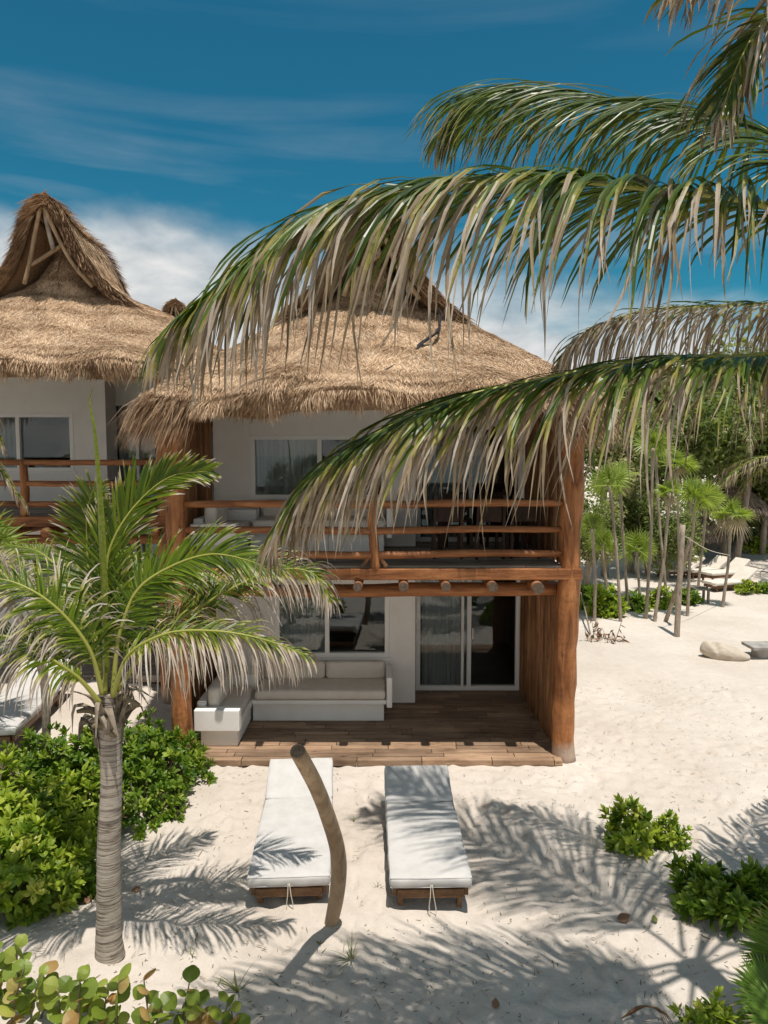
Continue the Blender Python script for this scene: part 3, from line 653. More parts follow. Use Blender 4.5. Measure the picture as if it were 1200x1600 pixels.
# ------------------------------------------------------------------ patio sofa and balcony furniture
def built_sofa(name, label, z, dz, group):
    sx1 = .1; x0 = -2.74
    so = tag(empty(name, (-1.4, 1.5, z)), label, 'sofa', group)
    g = G()
    g.box(-2.1, .0, 1.22, YW - .004, z + .004, z + .3); g.box(-2.68, -2.14, .2, YW - .004, z + .004, z + .24)
    b = g.build('plinth', MAT['plaster'], so, bevel=.012)
    g = G(); g.box(-2.104, sx1 - .062, 1.13, YW - .006, z + .303, z + .37); g.box(-2.62, -2.108, .33, YW - .006, z + .244, z + .37); g.build('bench', MAT['plaster'], so, bevel=.012)
    for bx in ((-2.76, -2.10, .14, .326, z + .243, z + .56), (-2.76, -2.63, .33, YW - .008, z + .25, z + .62), (sx1 - .058, sx1 + .03, 1.12, 1.9, z + .25, z + .74)):
        g = G(); g.box(*bx); g.build('armrest', MAT['plaster'], so, bevel=.014)
    g = G(); g.box(-2.63, -2.06, 1.55, YW - .01, z + .373, z + .66); g.box(-2.05, sx1 - .065, 1.93, YW - .012, z + .373, z + .72); g.build('back_ledge', MAT['plaster'], so, bevel=.014)
    cushion('seat_cushion', MAT['linen'], so, -2.05, sx1 - .075, 1.11, 1.9, z + .375, z + .53, .055, .015, seed=1)
    cushion('seat_cushion', MAT['linen'], so, -2.6, -2.12, .345, 1.53, z + .375, z + .5, .05, .012, seed=2)
    for a, b_ in ((-2.0, -.98), (-.97, sx1 - .08)):
        cushion('back_cushion', MAT['linen'], so, a, b_, 1.72, 1.91, z + .52, z + .81, .07, .03, seed=a, tilt=((1.8, z + .52), R(-10)))
    cushion('back_cushion', MAT['linen'], so, -2.62, -2.43, .36, 1.2, z + .5, z + .82, .07, .03, seed=4)
    return so
built_sofa('patio_sofa', 'L-shaped white masonry sofa with beige cushions on the ground-floor plank deck', FL, 0, 'built-in sofas')
built_sofa('patio_sofa', 'L-shaped white built-in sofa with pale cushions behind the log rails of the balcony', UF, 0, 'built-in sofas')
def dining_chair(loc, rz, label):
    t = tag(empty('dining_chair', (0, 0, 0)), label, 'chair', 'dark chairs on the balcony')
    g = G(); g.box(-.22, .22, -.22, .22, .42, .47); g.build('seat', MAT['darkwood'], t, bevel=.008)
    for sx in (-1, 1):
        for sy in (-1, 1):
            g = G(); g.obox((sx * .2, sy * .2, 0), (sx * .2, sy * .2, .42 if sy < 0 else .46), .045, .045, (0, 1, 0)); g.build('leg', MAT['darkwood'], t)
        g = G(); g.obox((sx * .2, .2, .461), (sx * .19, .28, .95), .04, .04, (0, 1, 0)); g.build('back_post', MAT['darkwood'], t)
    g = G(); g.box(-.17, .17, .2, .222, .55, .9); g.build('backrest', MAT['darkwood'], t, bevel=.01)
    t.location = loc; t.rotation_euler = (0, 0, rz); return t
for k, (x, y, rz, lb) in enumerate([(.95, .78, math.pi, 'dark wooden balcony chair nearest the white sofa end, back to the railing'), (1.55, .74, math.pi + .1, 'dark wooden balcony chair in the middle of the railing side of the dining table'), (2.1, .8, math.pi, 'dark wooden balcony chair beside the stick screen, back to the railing'),
        (1.25, 2.15, 0, 'dark wooden balcony chair by the sliding door, closer to the sofa'), (1.9, 2.15, .1, 'dark wooden balcony chair by the sliding door, closer to the stick screen')]):
    dining_chair((x, y, UF + .004), rz, lb)
t = tag(empty('dining_table', (1.55, 1.45, UF)), 'long dark wooden dining table on the upper balcony floor', 'table')
g = G(); g.box(.85, 2.25, 1.1, 1.8, UF + .72, UF + .77); g.build('table_top', MAT['darkwood'], t, bevel=.01)
for x in (.92, 2.18):
    for y in (1.17, 1.73):
        g = G(); g.box(x - .04, x + .04, y - .04, y + .04, UF + .004, UF + .719); g.build('leg', MAT['darkwood'], t)

# ------------------------------------------------------------------ neighbour house
NY, NW, ND = 2.2, 4.4, 5.0
nh = tag(empty('beach_house', (-6.4, 4, 0)), 'neighbouring two-storey thatched beach house whose peaked gable shows bare rafters', 'house')
nzf = float(at(100, 806, NY)[2]); ntop = 5.9
nx1 = float(at(165, 650, NW)[0]); nwx = [float(at(q, 690, NW)[0]) for q in (-40, 28, 115)]; nwz = (float(at(60, 727, NW)[2]) - .12, float(at(60, 646, NW)[2]))
g = G(); wall_boxes(g, -10.2, nx1, NW, NW + .16, nzf - .02, ntop, [(nwx[0], nwx[2], nwz[0], nwz[1])])
wall_boxes(g, -10.2, nx1, NW, NW + .16, .2, nzf - .25, [(-8.0, -6.2, 1.2, 2.4)])
nd0, nd1 = float(at(176, 690, ND)[0]), float(at(262, 690, ND)[0])
for z0, z1, dt in ((.2, nzf - .25, 2.6), (nzf - .02, ntop, nzf + 2.1)):
    wall_boxes(g, nx1 - .1, -3.75, ND, ND + .14, z0, z1, [(nd0, nd1 - .1, z0, dt)]); g.box(nx1 - .16, nx1, NW + .161, ND - .002, z0, z1)
g.build('wall', MAT['plaster'], nh, bevel=.008)
g = G(); g.box(-10.2, -3.8, NW + .01, 8, nzf - .248, nzf - .024); g.box(-10.2, -3.8, NW + .02, 8, ntop + .003, ntop + .1); g.box(-10.2, -3.8, 7.8, 7.99, .2, nzf - .25); g.box(-10.2, -3.8, 7.8, 7.99, nzf - .02, ntop)
for z0, z1 in ((.2, nzf - .25), (nzf - .02, ntop)): g.box(-10.19, -10.1, NW + .17, 7.79, z0, z1); g.box(-3.9, -3.8, ND + .15, 7.79, z0, z1)
g.build('room', MAT['room'], nh)
window(nh, nwx[0], nwx[2], nwz[0], nwz[1], NW + .05, [nwx[1]], [(nwx[0], nwx[1] + .02, NW + .2)])
window(nh, -8.0, -6.2, 1.2, 2.4, NW + .05, [-7.1], [(-7.95, -7.1, NW + .2)])
for z0, dt in ((.22, 2.6), (nzf, nzf + 2.1)):
    window(nh, nd0, nd1 - .1, z0, dt, ND + .02, [(nd0 + nd1) / 2 - .05], [(nd0 + .06, nd1 - .2, ND + .2)], name='sliding_door', w=.06, sill=False)
planks(nh, 'plank_deck', 'greyplank', -9.6, -3.6, 2.75, NW, .25, .37, .14, 1.6, 13)
planks(nh, 'plank_floor', 'greyplank', -9.6, -3.55, NY, ND - .01, nzf - .055, nzf, .14, 2.0, 14)
g = G(); bzz = float(at(100, 822, NY)[2]); g.box(-9.7, -3.5, NY - .1, NY - .004, bzz, nzf - .004, rnd=.3); g.build('beam', MAT['log_h'], nh, bevel=.01)
for k, x in enumerate(np.arange(-9.4, -3.7, .62)):
    zc = bzz - .09; log(nh, 'joist', [(x, NY - .2, zc), (x, 3.3, zc), (x, NW - .01, zc)], .08, 'log_h', 3, .06, k + 20, rnd=.2)
log(nh, 'carrying_log', [(-9.7, NY + .3, bzz - .25), (-6.5, NY + .3, bzz - .26), (-3.5, NY + .3, bzz - .25)], .085, 'log_h', 7, .1, 33, rnd=.3)
for py, sd in ((722, 41), (755, 42), (787, 43)):
    z = float(at(100, py, NY)[2]); log(nh, 'rail', [(-9.6, NY, z), (-7.5, NY - .02, z + .01), (-5.4, NY, z - .01), (-3.6, NY, z)], .05, 'log_h', 9, .14, sd, rnd=.2)
for px_ in (37, -150):
    x = float(at(px_, 760, NY)[0]); log(nh, 'rail_post', [(x, NY, nzf - .03), (x + .02, NY, nzf + .5), (x, NY, float(at(37, 720, NY)[2]))], [.075, .07, .06], 'log_v', 5, .15, 44, rnd=.2)
for x in (-9.7, -3.72):
    log(nh, 'post', [(x, NY + .05, 0), (x - .02, NY + .05, 1.5), (x, NY + .05, 3), (x, NY + .05, ntop + .1)], [.15, .14, .14, .13], 'log_v', 7, .1, 51)
thatched_roof(nh, -5.92, 4.85, 5.72)
th = tag(empty('beach_house', (-8.3, 20, 0)), 'farther thatched beach house whose roof tip shows between the two nearer roofs', 'house')
g = G(); g.box(-10.8, -5.8, 18, 22.5, 0, 5.5); g.build('wall', MAT['plaster'], th, bevel=.01)
ap = pd(284, 474, 29.0)
thatched_roof(th, float(ap[0]) - .1, 20.0, float(ap[2]) - 3.1)

# ------------------------------------------------------------------ loungers
def lounger(name_pts, label, group, foot, rz, width, flat, head, ang, tie=True, cloth='canvas', sc=1.0):
    t = tag(empty('sun_lounger', (0, 0, 0)), label, 'sun lounger', group)
    hw = width / 2; zt = .24
    fr = G()
    for sx in (-1, 1): fr.box(sx * (hw - .055) - .022, sx * (hw - .055) + .022, .03, flat + head - .02, zt - .085, zt - .003)
    fr.box(-hw + .078, hw - .078, .0, .045, zt - .09, zt - .006); fr.box(-hw + .034, hw - .034, flat + head - .018, flat + head + .025, zt - .08, zt - .006)
    f = fr.build('frame', MAT['teak'], t, bevel=.006)
    sl = G()
    y = .06
    while y < flat - .05: sl.box(-hw + .03, hw - .03, y, y + .05, zt - .0, zt + .018); y += .075
    sl.build('slat_base', MAT['teak'], f)
    for sx in (-1, 1):
        for y in (.12, flat + .25):
            g = G(); g.box(sx * (hw - .11) - .025, sx * (hw - .11) + .025, y - .035, y + .035, -.03, zt - .02); g.build('leg', MAT['teak'], t, bevel=.005)
    bs = G(); a = ang; 
    for k in range(8):
        q = .04 + k * (head - .08) / 7.5
        bs.obox((-hw + .05, flat + q * math.cos(a), zt + .012 + q * math.sin(a)), (hw - .05, flat + q * math.cos(a), zt + .012 + q * math.sin(a)), .05, .018, (0, math.sin(-a), math.cos(a)))
    for sx in (-1, 1): bs.obox((sx * (hw - .09), flat, zt + .0), (sx * (hw - .09), flat + head * math.cos(a), zt + head * math.sin(a)), .04, .03, (1, 0, 0))
    bs.build('back_frame', MAT['teak'], t)
    cushion('mattress', MAT[cloth], t, -hw, hw, -.03, flat, zt + .02, zt + .125, .035, .010, .011, seed=foot[0])
    cushion('head_mattress', MAT[cloth], t, -hw, hw, flat + .003, flat + head, zt + .02, zt + .125, .035, .010, .011, tilt=((flat, zt + .02), ang), seed=foot[1])
    for nm, y0_, y1_, a_ in (('mattress', -.03, flat, 0.0), ('head_mattress', flat + .003, flat + head, ang)):
        mo = [c for c in KIDS[t.name] if c.name.split('.')[0] == nm][-1]; g = G(); y0q, y1q = y0_ + .012, y1_ - .012; hq = hw - .012
        for zz in (zt + .117, zt + .03):
            loop = [(-hq, y0q), (0, y0q - .002), (hq, y0q), (hq, (y0q + y1q) / 2), (hq, y1q), (-hq, y1q), (-hq, (y0q + y1q) / 2), (-hq, y0q)]
            Pp = np.array([(x_, flat + (y_ - flat) * math.cos(a_) - (zz - zt - .02) * math.sin(a_), zt + .02 + (y_ - flat) * math.sin(a_) + (zz - zt - .02) * math.cos(a_)) for x_, y_ in loop]); g.tube(Pp, .0055, 6)
        g.build('piping', MAT[cloth], mo, smooth=True)
    if tie:
        g = G()
        for k, dx in enumerate((-.012, .03)):
            P = np.array([(dx * .3, -.035, zt + .06), (dx * .8, -.045, zt - .05), (dx * 1.5, -.05, .06), (dx * 1.2 + .01, -.07, .012), (dx * 3, -.14 - .05 * k, .008)])
            g.tube(P, .005, 6, 0, 5)
        g.build('tie_cord', MAT['rope'], t, smooth=True)
    t.location = (foot[0], foot[1], foot[2]); t.rotation_euler = (0, 0, rz); t.scale = (sc,) * 3; return t
lounger(None, 'white-cushioned teak lounger standing behind the leaning driftwood pole', 'loungers in front of the house', (-.905, -3.57, 0.0), R(3.2), .79, 1.62, .66, R(20))
lounger(None, 'white-cushioned teak lounger on open sand beside the pole, frond shadow over its head end', 'loungers in front of the house', (.445, -3.59, 0.0), R(1.3), .79, 1.54, .66, R(14))
a, b = gd(35, 1150, .3), gd(60, 1060, .3)
lounger(None, 'white-cushioned lounger with raised teak back in front of the neighbouring house', 'lounger by the shrubs', (-5.5, -.4, gz(-5.7, .8)), R(5.5), .82, 1.7, .75, R(26), tie=False)
far = [((1030, 903), R(-75), 'far teak lounger beside the white pot, partly hidden by bare trunks'), ((1072, 903), R(-72), 'far teak lounger with raised cream back, between the pot and the two close ones'),
       ((1102, 911), R(-70), 'far teak lounger just behind the closest one of its row'), ((1108, 925), R(-72), 'closest of the far teak loungers, by the wired fan palm trunk')]
for k, (q, rz, lb) in enumerate(far):
    p = gd(*q); lounger(None, lb, 'loungers farther along the beach', (p[0], p[1], gz(*p[:2])), rz, .72, 1.3, .8, R(38), tie=False, cloth='linen', sc=.86)

# ------------------------------------------------------------------ leaning driftwood pole
pb = np.array((-.485, -3.79, 0.)); pole_pts = [(515, 1453, -3.77), (526, 1400, -3.85), (529, 1340, -4.02), (514, 1280, -4.28), (492, 1225, -4.62), (465, 1174, -4.98)]
P = np.array([at(x, y, Yq) for x, y, Yq in pole_pts]); P[0, 2] = -.05
t = tag(empty('driftwood_pole', tuple(P[0])), 'bent bare driftwood pole leaning out of the sand in front of a lounger', 'pole')
log(t, 'shaft', P, [.060, .069, .069, .066, .062, .058], 'driftwood', 7, .05, 3, 18)
d = nrm(P[-1] - P[-2]); g = G(); g.tube([P[-1] - d * .01, P[-1] + d * .008], [.058, .055], 18); g.build('cut_end', MAT['endgrain'], t)

# ------------------------------------------------------------------ coconut palms
def frond(root, rach, nref, n=90, L=.9, w=.02, grav=.5, stiff=None, ang=(62, 22), dryf=.35, drysp=.22, mat='frond', base=.16, rr=.022, seed=0, prof=None, up=.25, tipdry=.5, midmat='midrib', curl=.2, far=0.0):
    r_ = np.random.default_rng(seed); K = 60
    C = smooth_curve(np.array(rach, float), K); T = nrm(np.gradient(C, axis=0)); nref = np.array(nref, float)
    gb = G(); rad = rr * (1 - .86 * np.linspace(0, 1, K)); gb.tube(C, rad, 7, 0, 1, dry=0)
    g = G()
    sp = np.sort(np.r_[r_.uniform(base, .995, 2 * n)]); sp = np.linspace(base, .995, 2 * n) + r_.normal(0, .0015, 2 * n); sp = np.clip(sp, base, .999)
    side = np.where(np.arange(2 * n) % 2 == 0, 1.0, -1.0); N = 2 * n
    fi = sp * (K - 1); k0 = np.clip(fi.astype(int), 0, K - 2); fr_ = (fi - k0)[:, None]
    p = C[k0] * (1 - fr_) + C[k0 + 1] * fr_; t = nrm(T[k0] * (1 - fr_) + T[k0 + 1] * fr_)
    sv = nrm(np.cross(t, np.broadcast_to(nref, t.shape))); nv = np.cross(sv, t)
    nv = np.where((nv @ nref)[:, None] < 0, -nv, nv)
    q = (sp - base) / (1 - base)
    Ln = L * np.interp(q, [0, .08, .3, .6, .85, 1], [.45, .75, 1, .92, .6, .3]) * r_.uniform(.85, 1.1, N)
    cl = np.sin(sp * 47 + seed) * .5 + np.sin(sp * 113 + seed * 2) * .35 + np.sin(sp * 23 + 1.7 * side) * .4
    Ln = Ln * np.where(r_.random(N) < .1, r_.uniform(.35, .8, N), 1.0)
    al = np.radians(np.interp(q, [0, 1], ang) + r_.normal(0, 5.5, N) + cl * 6)
    d = nrm(t * np.cos(al)[:, None] + sv * (side * np.sin(al))[:, None] + nv * (up + r_.normal(0, .06, N))[:, None])
    thr = dryf + np.where(side > 0, far, 0.0) + r_.normal(0, drysp, N) + .25 * (.5 - q) * tipdry * 2
    KS = 9; ts = np.linspace(0, 1, KS); P = np.zeros((N, KS, 3)); W = np.zeros((N, KS, 3)); P[:, 0] = p; down = np.array((0, 0, -1.))
    thr = thr + cl * drysp * .7
    jit = r_.normal(0, 1, (N, 3)); gv = grav * r_.uniform(.55, 1.45, N); tw0 = r_.normal(0, .3, N); tw1 = r_.normal(0, curl * 1.3, N)
    for k in range(KS):
        wv = t - d * (t * d).sum(1)[:, None]; bad = np.linalg.norm(wv, axis=1) < .15; wv = nrm(np.where(bad[:, None], nv, wv))
        a_ = tw0 + tw1 * ts[k] ** 2; cr = np.cross(d, wv); W[:, k] = wv * np.cos(a_)[:, None] + cr * np.sin(a_)[:, None]
        if k < KS - 1:
            lim = np.clip((ts[k + 1] - thr + .15) * 3, 0, 1)       # dead part goes limp
            d = nrm(d + down * (gv * (.35 + 1.1 * ts[k]) / (KS - 1) * 2.2 + lim * .30 * min(1, grav * 2))[:, None] + (jit + r_.normal(0, .8, (N, 3))) * (curl * .38 * lim * ts[k])[:, None])
            P[:, k + 1] = P[:, k] + d * (Ln / (KS - 1))[:, None]
    hw = w * np.interp(ts, [0, .12, .4, .75, .93, 1], [.5, .95, 1, .78, .38, .06])[None] * r_.uniform(.75, 1.15, N)[:, None]
    dry = np.clip((ts[None] - thr[:, None]) * 1.6 + .42, 0, 1); torn = np.where(r_.random((N, 1)) < .3, .55, .12); hw = hw * (1 - torn * np.clip(dry - .5, 0, .5) * 2 * (.6 + .4 * r_.random((N, 1))))
    g.strips(P, W, hw, .28, dry=dry, rnd=r_.random(N))
    f = g.build('frond', MAT[mat], root, smooth=False)
    gb.build('midrib', MAT[midmat], f, smooth=True)
    return f

big = tag(empty('coconut_palm', (3.15, -5.55, 0)), 'tall coconut palm whose long frayed fronds sweep across the thatched roof and balcony', 'palm')
CR = np.array((3.15, -5.6, 5.45))
log(big, 'trunk', [(3.6, -6.3, -.1), (3.5, -6.15, 1.2), (3.3, -5.85, 3.2), (3.17, -5.65, 4.6), CR], [.2, .15, .13, .125, .15], 'bark' if False else 'greytrunk', 7, .06, 2)
UPV = (0, 0, 1)
# seen fronds (image point, distance from the camera plane)
fA = [CR + (0, .1, .25), pd(1200, 205, 5.5), pd(1000, 163, 6.1), pd(850, 141, 6.6), pd(760, 148, 6.9), pd(702, 195, 7.1)]
frond(big, fA, (.2, -.35, 1), 200, 1.55, .0125, .85, ang=(54, 24), dryf=.98, drysp=.2, seed=11, base=.12, up=.02, tipdry=.6, curl=.1)
fB = [CR + (-.05, .05, .15), pd(1200, 322, 4.62), pd(1000, 293, 4.45), pd(820, 279, 4.32), pd(720, 284, 4.26), pd(600, 303, 4.22), pd(480, 350, 4.2), pd(380, 418, 4.2), pd(310, 478, 4.22), pd(275, 512, 4.25)]
FARB = .34
frond(big, fB, (0, -.25, 1), 230, 1.5, .0138, .88, dryf=.52, far=FARB, drysp=.24, seed=12, base=.1, up=.14, tipdry=.7, ang=(54, 20), curl=.3, rr=.026)
fC = [CR + (0, .2, .05), pd(1280, 470, 5.8), pd(1120, 478, 6.6), pd(980, 492, 7.2), pd(905, 525, 7.45), pd(872, 575, 7.6)]
frond(big, fC, UPV, 130, 1.1, .0115, .7, dryf=.12, drysp=.2, seed=13, base=.12, up=.15, curl=.25, tipdry=0)
fD = [CR + (-.05, 0, -.1), pd(1200, 553, 4.5), pd(1050, 560, 4.4), pd(860, 590, 4.3), pd(700, 628, 4.22), pd(570, 688, 4.18), pd(480, 755, 4.16), pd(432, 822, 4.15)]
frond(big, fD, (0, -.1, 1), 220, 1.16, .0108, .62, dryf=.5, drysp=.22, seed=14, base=.1, up=.04, tipdry=.8, ang=(52, 18), curl=.35, rr=.026)
fE = [CR + (0, -.05, .3), pd(1330, 120, 4.4), pd(1260, 20, 4.3), pd(1195, 35, 4.2), pd(1150, 110, 4.15), pd(1128, 178, 4.1)]
frond(big, fE, (0, -.2, 1), 80, .75, .012, .5, dryf=.55, drysp=.3, seed=15, base=.25, up=.1, curl=.3)
fE2 = [CR + (0, -.1, .3), pd(1370, 60, 4.2), pd(1250, -60, 4.1), pd(1130, -55, 4.0), pd(1060, -20, 3.95)]
frond(big, fE2, (0, -.2, 1), 80, .7, .012, .5, dryf=.5, drysp=.3, seed=16, base=.25, up=.1, curl=.3)
# fronds out of the picture to the side, whose shade lies on the sand
for k, (az, el, ln) in enumerate(((58, .5, 4.2), (38, .15, 4.4), (15, .6, 4.2), (-15, .1, 4.3), (-45, .6, 4.2), (-78, .25, 4.4), (-112, .75, 3.6), (48, 1.0, 3.8), (30, 1.2, 3.6), (54, -.1, 3.9))):
    a = R(az); h = np.array((math.cos(a), math.sin(a), 0)); rp_ = [CR + h * ln * t + np.array((0, 0, 1)) * (el * ln * .55 * t - ln * (.55 + .2 * (el > .4)) * t ** 2.2) for t in (0, .2, .4, .6, .8, 1)]
    frond(big, rp_, UPV, 60, .95, .02, .6, dryf=.5, drysp=.25, seed=60 + k, base=.12, up=.15)

# young palm
yp = tag(empty('coconut_palm', (-2.394, -4.158, 0)), 'young coconut palm with ringed grey trunk standing among the green shrubs', 'palm')
trP = [(-2.394, -4.16, -.06), (-2.40, -4.16, .12), at(170, 1400, -4.15), at(171, 1300, -4.14), at(174, 1200, -4.13), at(171, 1150, -4.12), at(170, 1085, -4.1)]
g = G(); Pq, rq = smooth_curve(np.array(trP), 110, np.array([.135, .115, .104, .097, .09, .10, .095]))
ring = np.cumsum(rng.uniform(.6, 1.4, 110)); rq = rq * (1 + .014 * np.sign(np.sin(ring * 1.3)) * rng.uniform(.4, 1, 110))
g.tube(Pq, rq, 22, .05, 1, .5, 3); g.build('trunk', MAT['bark'], yp, smooth=True)
g = G(); ct = at(171, 1090, -4.12)   # fibrous sheath and old leaf bases
for k in range(16):
    a = k * 2.4 + rng.uniform(-.3, .3); h = np.array((math.cos(a), math.sin(a), 0)); z0 = rng.uniform(-.42, .0); ln = rng.uniform(.16, .34)
    Pk = np.array([ct + h * .09 + (0, 0, z0 - .08), ct + h * .12 + (0, 0, z0 + ln * .4), ct + h * (.16 + rng.uniform(0, .1)) + (0, 0, z0 + ln * .8), ct + h * (.2 + rng.uniform(-.04, .2)) + np.array((-h[1], h[0], 0)) * rng.uniform(-.1, .1) + (0, 0, z0 + ln * rng.uniform(-.3, 1.0))])
    Pk = smooth_curve(Pk, 9); Wk = np.broadcast_to(np.array((-h[1], h[0], 0)), Pk.shape)
    g.strips(Pk[None], Wk[None], (np.array([1, 1, .95, .9, .8, .7, .55, .35, .1]) * rng.uniform(.03, .085))[None] * rng.uniform(.6, 1.25, 9)[None], rng.uniform(-.9, .3), rnd=np.array([rng.random()]))
g.build('fibre_sheath', MAT['fibre'], yp, smooth=True)
for dx_, dy_, dz_, ln_, up_ in ((-.95, -.3, -.12, .2, .28), (.9, -.3, .02, .24, -.1), (.5, -.8, -.3, .13, .5), (-.4, -.85, -.22, .14, .45), (.85, .4, -.15, .2, .4)):
    h = nrm(np.array((dx_, dy_, up_))); b0 = ct + np.array((dx_, dy_, 0)) * .07 + (0, 0, dz_); g = G(); g.tube([b0, b0 + h * ln_ * .6, b0 + h * ln_ + (0, 0, -.03)], [.035, .026, .015], 7, .2, 2, .4, dx_); g.build('leaf_stub', MAT['stem'], yp, smooth=True)
CF = (.05, -1, .25)
yf = [
    ([(164, 1085, 6.15), (168, 960, 6.2), (172, 857, 6.25), (214, 787, 6.3), (268, 744, 6.32), (330, 736, 6.3)], CF, dict(n=104, L=.47, w=.0125, curl=.05, grav=.10, dryf=.9, drysp=.12, ang=(40, 24), up=.12, base=.2, tipdry=.35, seed=21)),
    ([(160, 1085, 6.2), (146, 960, 6.5), (136, 850, 6.6), (138, 790, 6.55), (147, 766, 6.5), (158, 770, 6.4)], CF, dict(n=90, L=.42, w=.0105, curl=.05, grav=.12, dryf=.9, drysp=.12, ang=(66, 40), up=.12, base=.25, seed=22)),
    ([(176, 1085, 6.1), (190, 980, 6.15), (215, 922, 6.2), (270, 884, 6.22), (333, 866, 6.2), (385, 875, 6.15), (425, 890, 6.1)], (.1, -.75, .6), dict(n=110, L=.48, w=.0105, curl=.06, grav=.25, dryf=.92, drysp=.12, ang=(58, 28), up=.1, base=.18, tipdry=.3, seed=23)),
    ([(180, 1085, 6.2), (240, 1000, 6.3), (310, 950, 6.4), (369, 916, 6.45), (432, 890, 6.45), (490, 897, 6.4), (518, 938, 6.4)], (.1, -.6, .8), dict(n=120, L=.6, w=.0085, grav=.4, dryf=.3, drysp=.2, ang=(58, 30), up=.12, base=.2, tipdry=.4, seed=24)),
    ([(176, 1088, 6.05), (205, 1020, 5.95), (255, 992, 5.9), (333, 986, 5.85), (418, 1001, 5.85), (480, 1024, 5.85)], (.0, -.35, .9), dict(n=124, L=.62, w=.0082, grav=.5, dryf=.2, drysp=.18, ang=(62, 32), up=.2, base=.16, tipdry=.1, seed=25)),
    ([(160, 1085, 6.05), (140, 1015, 6.0), (108, 970, 5.95), (54, 925, 5.9), (0, 905, 5.9), (-60, 915, 5.9)], (-.1, -.5, .85), dict(n=112, L=.6, w=.0082, grav=.45, dryf=.42, drysp=.2, ang=(60, 32), up=.2, base=.16, seed=26)),
    ([(156, 1098, 6.0), (125, 1062, 5.9), (88, 1035, 5.8), (40, 1005, 5.75), (-10, 992, 5.7), (-70, 1010, 5.7)], (-.1, -.4, .9), dict(n=100, L=.58, w=.008, grav=.6, dryf=.3, drysp=.18, ang=(60, 34), up=.15, base=.2, seed=27)),
    ([(162, 1085, 6.3), (135, 985, 6.7), (100, 900, 7.1), (60, 862, 7.4), (10, 850, 7.6)], (-.1, -.3, .9), dict(n=84, L=.58, w=.0088, grav=.4, dryf=.6, drysp=.25, up=.15, base=.2, seed=28)),
    ([(172, 1085, 6.3), (196, 970, 6.7), (236, 905, 7.0), (290, 890, 7.2), (340, 915, 7.4)], (.1, -.3, .9), dict(n=84, L=.58, w=.0088, grav=.4, dryf=.85, drysp=.2, up=.15, base=.2, seed=29)),
    ([(168, 1085, 6.3), (166, 980, 6.8), (176, 900, 7.2), (190, 860, 7.6)], (.0, -.4, .9), dict(n=80, L=.58, w=.0088, grav=.3, dryf=.95, drysp=.15, up=.1, base=.2, seed=30)),
    ([(166, 1090, 6.25), (150, 1010, 6.5), (120, 960, 6.8), (85, 945, 7.0), (50, 965, 7.2)], (-.1, -.4, .9), dict(n=50, L=.45, w=.012, grav=.4, dryf=.8, drysp=.25, up=.1, base=.2, seed=33)),
]
for pts, nr, kw in yf:
    frond(yp, [pd(*q) for q in pts], nr, mat='frond2', rr=.022, **kw)
# closed spear leaf
g = G(); Ps = smooth_curve(np.array([pd(166, 1050, 6.15), pd(162, 900, 6.15), pd(155, 760, 6.15), pd(146, 660, 6.15), pd(140, 620, 6.15), pd(146, 603, 6.15)]), 24)
g.strips(Ps[None], np.broadcast_to(np.array((1., 0, 0)), Ps.shape)[None], (np.interp(np.linspace(0, 1, 24), [0, .5, .9, 1], [.03, .03, .012, .003]))[None], 1.2, dry=.3, rnd=np.array([.8])); g.build('spear_leaf', MAT['frond2'], yp)

